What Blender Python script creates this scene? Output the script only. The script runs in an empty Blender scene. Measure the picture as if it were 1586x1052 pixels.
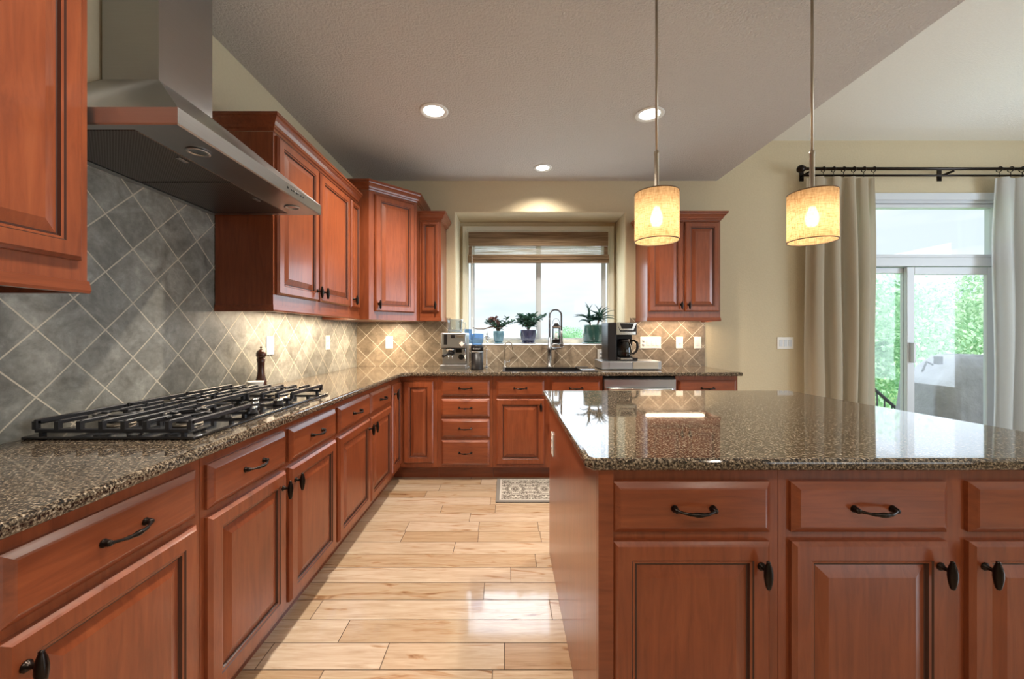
import bpy, bmesh, math, random
from mathutils import Vector, Matrix

C = bpy.context.scene.collection
SC = bpy.context.scene
PI = math.pi
rnd = random.Random(7)

# ------------------------------------------------------------------ camera
F, PX, PY, W, H = 610.0, 785.0, 517.0, 1586.0, 1052.0
EYE = 1.238
cam_d = bpy.data.cameras.new('camera')
cam = bpy.data.objects.new('camera', cam_d)
C.objects.link(cam)
cam.location = (0, 0, EYE)
cam.rotation_euler = (PI / 2, 0, 0)
cam_d.sensor_fit = 'HORIZONTAL'
cam_d.sensor_width = 36.0
cam_d.lens = 36.0 * F / W
cam_d.shift_x = (W / 2 - PX) / W
cam_d.shift_y = -(H / 2 - PY) / W
cam_d.clip_start = 0.02
SC.camera = cam

# ------------------------------------------------------------------ world, light, exposure
SC.view_settings.view_transform = 'Standard'
SC.view_settings.look = 'None'
SC.view_settings.gamma = 1.0
SC.view_settings.use_curve_mapping = False
SC.view_settings.exposure = 0.30
SC.cycles.use_denoising = True
SC.cycles.max_bounces = 10
SC.cycles.diffuse_bounces = 5
SC.cycles.transparent_max_bounces = 16
SC.cycles.sample_clamp_indirect = 6.0
SC.cycles.caustics_reflective = True
SC.cycles.caustics_refractive = False

world = bpy.data.worlds.new('overcast_sky')
SC.world = world
world.use_nodes = True
wn, wl = world.node_tree.nodes, world.node_tree.links
bg = wn['Background']
tc = wn.new('ShaderNodeTexCoord')
mp = wn.new('ShaderNodeMapping'); mp.inputs['Scale'].default_value = (1.5, 1.5, 7)
nz = wn.new('ShaderNodeTexNoise'); nz.inputs['Scale'].default_value = 1.6; nz.inputs['Detail'].default_value = 4
rp = wn.new('ShaderNodeValToRGB')
rp.color_ramp.elements[0].position = 0.36; rp.color_ramp.elements[0].color = (0.66, 0.77, 0.86, 1)
rp.color_ramp.elements[1].position = 0.62; rp.color_ramp.elements[1].color = (0.90, 0.97, 1.0, 1)
wl.new(tc.outputs['Generated'], mp.inputs['Vector']); wl.new(mp.outputs['Vector'], nz.inputs['Vector'])
wl.new(nz.outputs['Fac'], rp.inputs['Fac']); wl.new(rp.outputs['Color'], bg.inputs['Color'])
bg.inputs['Strength'].default_value = 1.1


def lamp(name, kind, loc, energy, color=(1, 1, 1), rot=(0, 0, 0), **kw):
    d = bpy.data.lights.new(name, kind)
    d.energy = energy
    d.color = color
    for k, v in kw.items():
        setattr(d, k, v)
    o = bpy.data.objects.new(name, d)
    o.location = loc
    o.rotation_euler = rot
    C.objects.link(o)
    return o


lamp('tree_fill_sun', 'SUN', (0, -5, 12), 4.5, (1.0, 0.97, 0.92), (math.radians(38), 0, math.radians(-12)), angle=math.radians(12))  # added to brighten the trees outside; the sky itself is overcast
# daylight at the kitchen window and patio door; side and rear are added fill
DAY = (0.72, 0.86, 1.0)
lamp('daylight_kitchen_window', 'AREA', (0.34, 4.222, 1.60), 10, DAY, (-PI / 2, 0, 0), shape='RECTANGLE', size=1.5, size_y=0.75)
lamp('daylight_sliding_door', 'AREA', (4.15, 3.90, 1.30), 8, DAY, (-PI / 2, 0, 0), shape='RECTANGLE', size=1.15, size_y=2.2)
lamp('side_fill_lamp', 'AREA', (6.15, 1.2, 1.5), 88, (0.74, 0.87, 1.0), (0, PI / 2, 0), shape='RECTANGLE', size=2.0, size_y=2.6)
lamp('rear_fill_lamp', 'AREA', (4.7, -3.25, 1.55), 22, (1.0, 0.96, 0.9), (PI / 2, 0, 0), shape='RECTANGLE', size=2.6, size_y=1.6)
# under-cabinet strips
WARM = (1.0, 0.80, 0.56)
lamp('strip_left', 'AREA', (-1.30, 2.68, 1.372), 12, WARM, (0, 0, 0), shape='RECTANGLE', size=0.05, size_y=0.85)
lamp('strip_corner', 'AREA', (-1.17, 3.60, 1.340), 9, WARM, (0, 0, PI / 4), shape='RECTANGLE', size=0.35, size_y=0.05)
lamp('strip_right', 'AREA', (1.61, 3.77, 1.372), 4.5, (1.0, 0.74, 0.5), (0, 0, 0), shape='RECTANGLE', size=0.55, size_y=0.05)

CAN_POWER = 245
PENDANT_POWER = 0.85


# ------------------------------------------------------------------ node helpers
class NT:
    def __init__(self, name):
        self.m = bpy.data.materials.new(name)
        self.m.use_nodes = True
        self.n, self.l = self.m.node_tree.nodes, self.m.node_tree.links
        self.p = self.n['Principled BSDF']
        self.out = self.n['Material Output']

    def new(self, t, **kw):
        nd = self.n.new(t)
        for k, v in kw.items():
            if k in nd.inputs:
                nd.inputs[k].default_value = v
            else:
                setattr(nd, k, v)
        return nd

    def link(self, a, b):
        self.l.new(a, b)

    def set(self, **kw):
        for k, v in kw.items():
            self.p.inputs[k.replace('_', ' ')].default_value = v
        return self

    def coords(self, scale=(1, 1, 1), rot=(0, 0, 0), loc=(0, 0, 0), src='Object', jitter=False):
        t = self.new('ShaderNodeTexCoord')
        v = t.outputs[src]
        if jitter:
            oi = self.new('ShaderNodeObjectInfo')
            mu = self.new('ShaderNodeMath', operation='MULTIPLY'); mu.inputs[1].default_value = 37.0
            self.link(oi.outputs['Random'], mu.inputs[0])
            ad = self.new('ShaderNodeVectorMath', operation='ADD')
            self.link(v, ad.inputs[0]); self.link(mu.outputs[0], ad.inputs[1])
            v = ad.outputs[0]
        m = self.new('ShaderNodeMapping')
        m.inputs['Scale'].default_value = scale; m.inputs['Rotation'].default_value = rot; m.inputs['Location'].default_value = loc
        self.link(v, m.inputs['Vector'])
        return m.outputs['Vector']

    def noise(self, vec, scale, detail=3, rough=0.55, dist=0.0):
        n = self.new('ShaderNodeTexNoise')
        n.inputs['Scale'].default_value = scale; n.inputs['Detail'].default_value = detail
        n.inputs['Roughness'].default_value = rough; n.inputs['Distortion'].default_value = dist
        if vec is not None:
            self.link(vec, n.inputs['Vector'])
        return n.outputs['Fac']

    def ramp(self, fac, stops, interp='LINEAR'):
        r = self.new('ShaderNodeValToRGB')
        r.color_ramp.interpolation = interp
        el = r.color_ramp.elements
        while len(el) < len(stops):
            el.new(0.5)
        for e, (p, c) in zip(el, stops):
            e.position = p
            e.color = (c[0], c[1], c[2], 1) if not isinstance(c, (int, float)) else (c, c, c, 1)
        self.link(fac, r.inputs['Fac'])
        return r.outputs['Color']

    def mix(self, a, b, fac, mode='MIX'):
        x = self.new('ShaderNodeMix', data_type='RGBA', blend_type=mode)
        for s, v in ((x.inputs[6], a), (x.inputs[7], b), (x.inputs[0], fac)):
            if hasattr(v, 'links'):
                self.link(v, s)
            elif isinstance(v, (int, float)):
                s.default_value = v
            else:
                s.default_value = (v[0], v[1], v[2], 1)
        return x.outputs[2]

    def bump(self, h, strength=0.3, dist=0.01):
        b = self.new('ShaderNodeBump')
        b.inputs['Strength'].default_value = strength; b.inputs['Distance'].default_value = dist
        self.link(h, b.inputs['Height'])
        self.link(b.outputs['Normal'], self.p.inputs['Normal'])

    def base(self, col):
        self.link(col, self.p.inputs['Base Color'])


def plain(name, col, rough=0.5, metal=0.0, **kw):
    t = NT(name)
    t.set(Base_Color=(col[0], col[1], col[2], 1), Roughness=rough, Metallic=metal, **kw)
    return t.m


def wood(name, scale, dark, mid, light, rough=0.32):
    t = NT(name)
    v = t.coords(scale=scale, jitter=True)
    a = t.noise(v, 5.0, 6, 0.62, 0.8)
    v2 = t.coords(scale=(1, 1, 1), jitter=True)
    b = t.noise(v2, 3.0, 2)
    col = t.ramp(a, [(0.25, dark), (0.5, mid), (0.78, light)])
    blot = t.ramp(b, [(0.3, 0.86), (0.7, 1.10)])
    col = t.mix(col, blot, 1.0, 'MULTIPLY')
    t.base(col)
    t.set(Roughness=rough, Specular_IOR_Level=0.35, Coat_Weight=0.4, Coat_Roughness=0.17)
    return t.m


M = {}
DK, MD, LT = (0.165, 0.038, 0.0140), (0.228, 0.056, 0.0200), (0.280, 0.076, 0.027)
M['wood_v'] = wood('cherry_wood_vertical', (9, 9, 0.9), DK, MD, LT)
M['wood_h'] = wood('cherry_wood_horizontal', (0.9, 9, 9), DK, MD, LT)
M['groove_shade'] = plain('door_groove_shade', (0.045, 0.012, 0.006), 0.4)  # shade lines of the door grooves, painted in as dark brown
M['bronze'] = plain('oil_rubbed_bronze', (0.022, 0.016, 0.013), 0.28, 0.85)
M['iron'] = plain('cast_iron', (0.016, 0.016, 0.019), 0.36, 0.0)
M['black_glass'] = plain('black_enamel', (0.012, 0.011, 0.011), 0.08)
M['black_plastic'] = plain('black_plastic', (0.012, 0.010, 0.010), 0.38, Specular_IOR_Level=0.3)
M['chrome'] = plain('chrome', (0.72, 0.73, 0.74), 0.12, 1.0)
M['nickel'] = plain('brushed_nickel', (0.52, 0.46, 0.38), 0.32, 1.0)
M['white_plastic'] = plain('white_plastic', (0.80, 0.79, 0.75), 0.35)
M['white_trim'] = plain('white_vinyl', (0.64, 0.68, 0.72), 0.35)
M['beige_trim'] = plain('cream_trim', (0.74, 0.72, 0.62), 0.45)
M['ceramic_white'] = plain('white_ceramic', (0.78, 0.76, 0.72), 0.2)
M['soil'] = plain('soil', (0.03, 0.02, 0.013), 0.9)
M['mill'] = plain('dark_walnut', (0.045, 0.014, 0.008), 0.22)
M['rubber'] = plain('dark_rubber', (0.02, 0.02, 0.02), 0.6)
M['cream_cloth'] = plain('shade_lining', (0.80, 0.76, 0.62), 0.8)


def steel():
    t = NT('brushed_steel')
    v = t.coords(scale=(2, 2, 160))
    n = t.noise(v, 6, 3)
    t.base(t.ramp(n, [(0.3, (0.47, 0.475, 0.48)), (0.7, (0.51, 0.515, 0.52))]))
    r = t.ramp(n, [(0.3, 0.30), (0.7, 0.34)])
    t.link(r, t.p.inputs['Roughness'])
    tn = t.new('ShaderNodeTangent', direction_type='RADIAL', axis='Z')
    t.link(tn.outputs[0], t.p.inputs['Tangent'])
    t.set(Metallic=1.0, Anisotropic=0.75)
    return t.m


M['steel'] = steel()
M['faucet_steel'] = plain('dark_faucet_steel', (0.30, 0.31, 0.32), 0.27, 1.0)


def filter_mesh():
    t = NT('hood_filter_mesh')
    v = t.coords(scale=(220, 220, 1))
    ch = t.new('ShaderNodeTexChecker'); ch.inputs['Scale'].default_value = 1.0
    t.link(v, ch.inputs['Vector'])
    t.base(t.mix((0.10, 0.09, 0.085), (0.22, 0.20, 0.19), ch.outputs['Fac']))
    t.set(Metallic=0.9, Roughness=0.42)
    return t.m


M['filter'] = filter_mesh()


def granite():
    t = NT('speckled_granite')
    v = t.coords()
    a = t.noise(v, 165, 4, 0.65, 0.3)
    b = t.noise(v, 75, 3, 0.6, 0.5)
    vo = t.new('ShaderNodeTexVoronoi'); vo.inputs['Scale'].default_value = 150
    t.link(v, vo.inputs['Vector'])
    col = t.ramp(a, [(0.40, (0.010, 0.009, 0.009)), (0.47, (0.050, 0.034, 0.024)), (0.53, (0.155, 0.115, 0.076)),
                     (0.61, (0.31, 0.255, 0.185)), (0.73, (0.52, 0.46, 0.38))])
    sp = t.ramp(vo.outputs['Distance'], [(0.18, 0.25), (0.45, 1.0)])
    col = t.mix(col, sp, 0.5, 'MULTIPLY')
    bl = t.ramp(b, [(0.35, 0.35), (0.55, 1.15)])
    col = t.mix(col, bl, 0.8, 'MULTIPLY')
    t.base(col)
    t.set(Roughness=0.04, IOR=1.55)
    return t.m


M['granite'] = granite()


def tile(name, horizontal_axis, cx, cz, tint):
    """slate tiles laid on the diamond; lattice corner at (cx, cz)."""
    t = NT(name)
    g = t.new('ShaderNodeNewGeometry')
    sx = t.new('ShaderNodeSeparateXYZ'); t.link(g.outputs['Position'], sx.inputs[0])
    cb = t.new('ShaderNodeCombineXYZ')
    t.link(sx.outputs[horizontal_axis], cb.inputs['X']); t.link(sx.outputs['Z'], cb.inputs['Y'])
    sub = t.new('ShaderNodeVectorMath', operation='SUBTRACT'); sub.inputs[1].default_value = (cx, cz, 0)
    t.link(cb.outputs[0], sub.inputs[0])
    mp_ = t.new('ShaderNodeMapping'); mp_.inputs['Rotation'].default_value = (0, 0, PI / 4)
    t.link(sub.outputs[0], mp_.inputs['Vector'])
    sh = t.new('ShaderNodeVectorMath', operation='ADD'); sh.inputs[1].default_value = (15.24, 15.24, 0)
    t.link(mp_.outputs[0], sh.inputs[0])
    br = t.new('ShaderNodeTexBrick')
    br.offset = 0.0; br.squash = 1.0
    for k, v in (('Scale', 1.0), ('Brick Width', 0.1524), ('Row Height', 0.1524), ('Mortar Size', 0.0026), ('Mortar Smooth', 0.15), ('Bias', 0.0)):
        br.inputs[k].default_value = v
    br.inputs['Color1'].default_value = (0.72, 0.72, 0.72, 1); br.inputs['Color2'].default_value = (1.15, 1.15, 1.15, 1)
    t.link(sh.outputs[0], br.inputs['Vector'])
    n1 = t.noise(cb.outputs[0], 9, 6, 0.65, 0.5)
    n2 = t.noise(cb.outputs[0], 42, 5, 0.7)
    col = t.ramp(n1, [(0.30, (0.165, 0.148, 0.122)), (0.5, (0.265, 0.250, 0.215)), (0.72, (0.42, 0.395, 0.345))])
    col = t.mix(col, t.ramp(n2, [(0.3, 0.72), (0.7, 1.2)]), 0.8, 'MULTIPLY')
    col = t.mix(col, br.outputs['Color'], 0.75, 'MULTIPLY')
    col = t.mix(col, tint, 1.0, 'MULTIPLY')
    col = t.mix(col, (0.56, 0.50, 0.40), br.outputs['Fac'])
    t.base(col)
    hgt = t.ramp(br.outputs['Fac'], [(0.0, 1.0), (1.0, 0.0)])
    hh = t.mix(hgt, t.ramp(n2, [(0.2, 0.0), (0.8, 1.0)]), 0.12)
    t.bump(hh, 0.5, 0.004)
    t.set(Roughness=0.42)
    return t.m


M['tile_left'] = tile('slate_tile_cool_lit', 'Y', 1.2466, 1.252, (0.97, 1.0, 1.02))  # same tile as the back wall; cool daylight cast put into the tint
M['tile_back'] = tile('slate_tile_warm_lit', 'X', 1.41, 1.22, (0.92, 0.76, 0.62))  # same tile; the warmer, dimmer light on this wall put into the tint


def paint(name, col, scale, strength, rough=0.85):
    t = NT(name)
    g = t.new('ShaderNodeNewGeometry')
    n = t.noise(g.outputs['Position'], scale, 4, 0.6)
    t.base(t.mix([c * 0.94 for c in col], [min(1, c * 1.05) for c in col], n))
    t.bump(t.ramp(n, [(0.42, 0.0), (0.58, 1.0)]), strength, 0.004)
    t.set(Roughness=rough, Specular_IOR_Level=0.3)
    return t.m


M['wall'] = paint('tan_wall_paint', (0.59, 0.505, 0.345), 60, 0.16)
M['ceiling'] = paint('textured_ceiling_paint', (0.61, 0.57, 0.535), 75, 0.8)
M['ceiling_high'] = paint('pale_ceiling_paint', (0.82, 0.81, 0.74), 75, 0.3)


def floor_mat():
    t = NT('hickory_planks')
    uv = t.new('ShaderNodeUVMap'); uv.uv_map = 'plank'
    at = t.new('ShaderNodeAttribute'); at.attribute_name = 'tone'
    mp_ = t.new('ShaderNodeMapping'); mp_.inputs['Scale'].default_value = (1.1, 14, 1)
    t.link(uv.outputs[0], mp_.inputs['Vector'])
    n = t.noise(mp_.outputs[0], 4.0, 6, 0.6, 1.2)
    mp2 = t.new('ShaderNodeMapping'); mp2.inputs['Scale'].default_value = (0.8, 4.5, 1)
    t.link(uv.outputs[0], mp2.inputs['Vector'])
    n2 = t.noise(mp2.outputs[0], 3.4, 3, 0.5, 1.6)
    col = t.ramp(n, [(0.25, (0.36, 0.245, 0.155)), (0.45, (0.47, 0.35, 0.24)), (0.7, (0.56, 0.445, 0.325))])
    streak = t.ramp(n2, [(0.26, (0.42, 0.24, 0.13)), (0.33, (0.82, 0.68, 0.55)), (0.40, (1, 1, 1))])
    col = t.mix(col, streak, 0.85, 'MULTIPLY')
    tone = t.ramp(at.outputs['Fac'], [(0.0, (0.70, 0.55, 0.42)), (0.2, (0.88, 0.80, 0.70)), (0.55, (1.0, 0.98, 0.95)), (1.0, (1.12, 1.14, 1.2))])
    col = t.mix(col, tone, 1.0, 'MULTIPLY')
    t.base(col)
    t.set(Roughness=0.2, Specular_IOR_Level=0.55, Coat_Weight=1.0, Coat_Roughness=0.06, Coat_IOR=1.65)
    return t.m


M['floor'] = floor_mat()
M['gap'] = plain('plank_gap', (0.06, 0.03, 0.015), 0.8)


def glass(name, tint=(1, 1, 1), refl=1.0):
    t = NT(name)
    lw = t.new('ShaderNodeLayerWeight'); lw.inputs['Blend'].default_value = 0.5
    pw = t.new('ShaderNodeMath', operation='POWER'); pw.inputs[1].default_value = 4.0
    fr = t.new('ShaderNodeMath', operation='MULTIPLY_ADD'); fr.inputs[1].default_value = 0.9; fr.inputs[2].default_value = 0.035
    t.link(lw.outputs['Facing'], pw.inputs[0]); t.link(pw.outputs[0], fr.inputs[0])
    tr = t.new('ShaderNodeBsdfTransparent'); tr.inputs['Color'].default_value = (*tint, 1)
    gl = t.new('ShaderNodeBsdfGlossy'); gl.inputs['Roughness'].default_value = 0.02
    mu = t.new('ShaderNodeMath', operation='MULTIPLY'); mu.inputs[1].default_value = refl
    t.link(fr.outputs[0], mu.inputs[0])
    mx = t.new('ShaderNodeMixShader')
    t.link(mu.outputs[0], mx.inputs[0]); t.link(tr.outputs[0], mx.inputs[1]); t.link(gl.outputs[0], mx.inputs[2])
    t.link(mx.outputs[0], t.out.inputs['Surface'])
    return t.m


M['glass'] = glass('window_glass')
M['clear'] = glass('clear_plastic', (0.86, 0.90, 0.93), 1.6)
M['blue_clear'] = glass('blue_clear_plastic', (0.42, 0.58, 0.78), 1.5)
M['carafe'] = glass('smoked_carafe_glass', (0.40, 0.38, 0.36), 2.0)


def cloth(name, col, trans=0.35, scale=(700, 700, 300)):
    t = NT(name)
    v = t.coords(scale=scale)
    n = t.noise(v, 1.0, 2)
    c = t.mix([x * 0.82 for x in col], [min(1, x * 1.1) for x in col], n)
    d = t.new('ShaderNodeBsdfDiffuse'); tr = t.new('ShaderNodeBsdfTranslucent')
    t.link(c, d.inputs['Color']); t.link(c, tr.inputs['Color'])
    mx = t.new('ShaderNodeMixShader'); mx.inputs[0].default_value = trans
    t.link(d.outputs[0], mx.inputs[1]); t.link(tr.outputs[0], mx.inputs[2])
    t.link(mx.outputs[0], t.out.inputs['Surface'])
    return t.m


M['curtain'] = cloth('linen_curtain', (0.60, 0.53, 0.41), 0.35)
M['curtain_pale'] = cloth('pale_linen_curtain', (0.66, 0.66, 0.64), 0.4)


def burlap():
    t = NT('burlap_shade')
    v = t.coords(src='UV')
    def wave(axis):
        w = t.new('ShaderNodeTexWave', wave_type='BANDS', bands_direction=axis)
        w.inputs['Scale'].default_value = 14.0; w.inputs['Distortion'].default_value = 1.6
        w.inputs['Detail'].default_value = 2; w.inputs['Detail Scale'].default_value = 2.2
        t.link(v, w.inputs['Vector'])
        return w.outputs['Fac']
    mxm = t.new('ShaderNodeMath', operation='MULTIPLY')
    t.link(wave('X'), mxm.inputs[0]); t.link(wave('Y'), mxm.inputs[1])
    holes = t.ramp(mxm.outputs[0], [(0.45, 0.0), (0.85, 0.26)])
    slub = t.noise(t.coords(src='UV', scale=(6, 60, 1)), 1.0, 3)
    slub2 = t.noise(t.coords(src='UV', scale=(60, 6, 1)), 1.0, 3)
    c = t.mix(t.ramp(slub, [(0.35, (0.30, 0.15, 0.055)), (0.60, (0.66, 0.45, 0.24))]),
              t.ramp(slub2, [(0.32, (0.30, 0.15, 0.055)), (0.60, (0.68, 0.48, 0.27))]), 0.5)
    d = t.new('ShaderNodeBsdfDiffuse'); tr = t.new('ShaderNodeBsdfTranslucent'); tp = t.new('ShaderNodeBsdfTransparent')
    t.link(c, d.inputs['Color']); t.link(c, tr.inputs['Color'])
    m1 = t.new('ShaderNodeMixShader'); m1.inputs[0].default_value = 0.55
    t.link(d.outputs[0], m1.inputs[1]); t.link(tr.outputs[0], m1.inputs[2])
    m2 = t.new('ShaderNodeMixShader')
    t.link(holes, m2.inputs[0]); t.link(m1.outputs[0], m2.inputs[1]); t.link(tp.outputs[0], m2.inputs[2])
    t.link(m2.outputs[0], t.out.inputs['Surface'])
    return t.m


M['burlap'] = burlap()


def bamboo(name, dark, light, trans):
    t = NT(name)
    v = t.coords(scale=(3, 60, 260))
    n = t.noise(v, 1.0, 4, 0.6)
    c = t.ramp(n, [(0.3, dark), (0.62, light)])
    d = t.new('ShaderNodeBsdfDiffuse'); tr = t.new('ShaderNodeBsdfTranslucent'); tp = t.new('ShaderNodeBsdfTransparent')
    t.link(c, d.inputs['Color']); t.link(c, tr.inputs['Color'])
    m1 = t.new('ShaderNodeMixShader'); m1.inputs[0].default_value = 0.5
    t.link(d.outputs[0], m1.inputs[1]); t.link(tr.outputs[0], m1.inputs[2])
    m2 = t.new('ShaderNodeMixShader')
    t.link(t.ramp(n, [(0.42, 0.0), (0.56, trans)] if trans > 0.5 else [(0.55, 0.0), (0.72, trans)]), m2.inputs[0])
    t.link(m1.outputs[0], m2.inputs[1]); t.link(tp.outputs[0], m2.inputs[2])
    t.link(m2.outputs[0], t.out.inputs['Surface'])
    return t.m


M['bamboo'] = bamboo('woven_bamboo', (0.15, 0.088, 0.048), (0.54, 0.40, 0.27), 0.25)
M['bamboo_thin'] = bamboo('thin_woven_bamboo', (0.40, 0.34, 0.28), (0.80, 0.76, 0.74), 0.75)


def emit(name, col, strength):
    t = NT(name)
    e = t.new('ShaderNodeEmission'); e.inputs['Color'].default_value = (*col, 1); e.inputs['Strength'].default_value = strength
    t.link(e.outputs[0], t.out.inputs['Surface'])
    return t.m


M['can_glow'] = emit('downlight_bulb', (1.0, 0.97, 0.93), 4.0)
M['bulb_glow'] = emit('pendant_bulb', (1.0, 0.90, 0.72), 22.0)


def foliage(name, dark, light, scale=30):
    t = NT(name)
    v = t.coords()
    n = t.noise(v, scale, 2)
    c = t.ramp(n, [(0.3, dark), (0.7, light)])
    t.base(c)
    t.set(Roughness=0.45)
    tr = t.new('ShaderNodeBsdfTranslucent'); t.link(c, tr.inputs['Color'])
    mx = t.new('ShaderNodeMixShader'); mx.inputs[0].default_value = 0.35
    t.link(t.p.outputs[0], mx.inputs[1]); t.link(tr.outputs[0], mx.inputs[2])
    t.link(mx.outputs[0], t.out.inputs['Surface'])
    return t.m


M['jade_leaf'] = foliage('jade_leaf', (0.030, 0.10, 0.070), (0.09, 0.22, 0.155))
M['red_leaf'] = foliage('reddish_leaf', (0.16, 0.075, 0.07), (0.26, 0.13, 0.11))
M['blade_leaf'] = foliage('spiky_leaf', (0.020, 0.075, 0.065), (0.060, 0.16, 0.130))
M['tree_leaf'] = foliage('tree_leaf', (0.24, 0.50, 0.30), (0.60, 0.86, 0.60), 3)
M['tree_leaf_pale'] = foliage('pale_tree_leaf', (0.40, 0.62, 0.42), (0.75, 0.92, 0.72), 3)
M['stem'] = plain('brown_stem', (0.14, 0.095, 0.06), 0.7)
M['bark'] = plain('tree_bark', (0.12, 0.09, 0.07), 0.9)
M['lawn'] = plain('grass_green', (0.30, 0.50, 0.20), 0.9)
M['deck'] = plain('grey_deck_boards', (0.42, 0.40, 0.38), 0.8)
M['rail'] = plain('dark_railing', (0.07, 0.085, 0.10), 0.5)


def glazed(name, a, b, scale):
    t = NT(name)
    v = t.coords(scale=(1, 1, 0.35))
    n = t.noise(v, scale, 4, 0.6)
    t.base(t.ramp(n, [(0.3, a), (0.7, b)]))
    t.set(Roughness=0.14, Coat_Weight=0.5)
    return t.m


M['pot_blue'] = glazed('light_blue_glaze', (0.045, 0.125, 0.18), (0.13, 0.25, 0.32), 20)
M['pot_purple'] = glazed('indigo_glaze', (0.016, 0.020, 0.050), (0.065, 0.075, 0.14), 35)
M['pot_green'] = glazed('teal_green_glaze', (0.016, 0.060, 0.052), (0.050, 0.120, 0.105), 25)


def cover():
    t = NT('grey_cover_fabric')
    n = t.noise(t.coords(), 6, 4)
    t.base(t.ramp(n, [(0.3, (0.40, 0.41, 0.47)), (0.7, (0.52, 0.53, 0.59))]))
    t.bump(n, 0.5, 0.05)
    t.set(Roughness=0.5)
    return t.m


M['cover'] = cover()


def rug():
    """mirrored damask scrolls inside a plain border (rug-local coordinates, centre at origin)."""
    t = NT('damask_mat')
    tc_ = t.new('ShaderNodeTexCoord')
    ab = t.new('ShaderNodeVectorMath', operation='ABSOLUTE')
    sep = t.new('ShaderNodeSeparateXYZ'); t.link(tc_.outputs['Object'], sep.inputs[0])
    px = t.new('ShaderNodeMath', operation='PINGPONG'); px.inputs[1].default_value = 0.115
    py = t.new('ShaderNodeMath', operation='PINGPONG'); py.inputs[1].default_value = 0.21
    t.link(sep.outputs['X'], px.inputs[0]); t.link(sep.outputs['Y'], py.inputs[0])
    cb = t.new('ShaderNodeCombineXYZ'); t.link(px.outputs[0], cb.inputs['X']); t.link(py.outputs[0], cb.inputs['Y'])
    n = t.noise(cb.outputs[0], 22, 1, 0.4, 1.4)
    w = t.new('ShaderNodeMath', operation='MULTIPLY'); w.inputs[1].default_value = 34.0
    t.link(n, w.inputs[0])
    s = t.new('ShaderNodeMath', operation='SINE'); t.link(w.outputs[0], s.inputs[0])
    line = t.ramp(s.outputs[0], [(0.0, (0.10, 0.082, 0.066)), (0.30, (0.15, 0.125, 0.10)), (0.6, (0.46, 0.42, 0.36))])
    def edge(axis, half, width):
        a = t.new('ShaderNodeMath', operation='ABSOLUTE'); t.link(sep.outputs[axis], a.inputs[0])
        g = t.new('ShaderNodeMath', operation='GREATER_THAN'); g.inputs[1].default_value = half - width
        t.link(a.outputs[0], g.inputs[0])
        return g.outputs[0]
    def border(width):
        m = t.new('ShaderNodeMath', operation='MAXIMUM')
        t.link(edge('X', 0.38, width), m.inputs[0]); t.link(edge('Y', 0.235, width), m.inputs[1])
        return m.outputs[0]
    col = t.mix(line, (0.45, 0.41, 0.36), border(0.042))
    col = t.mix(col, (0.17, 0.15, 0.13), border(0.028))
    t.base(col)
    t.set(Roughness=0.9)
    return t.m


M['rug'] = rug()


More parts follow.
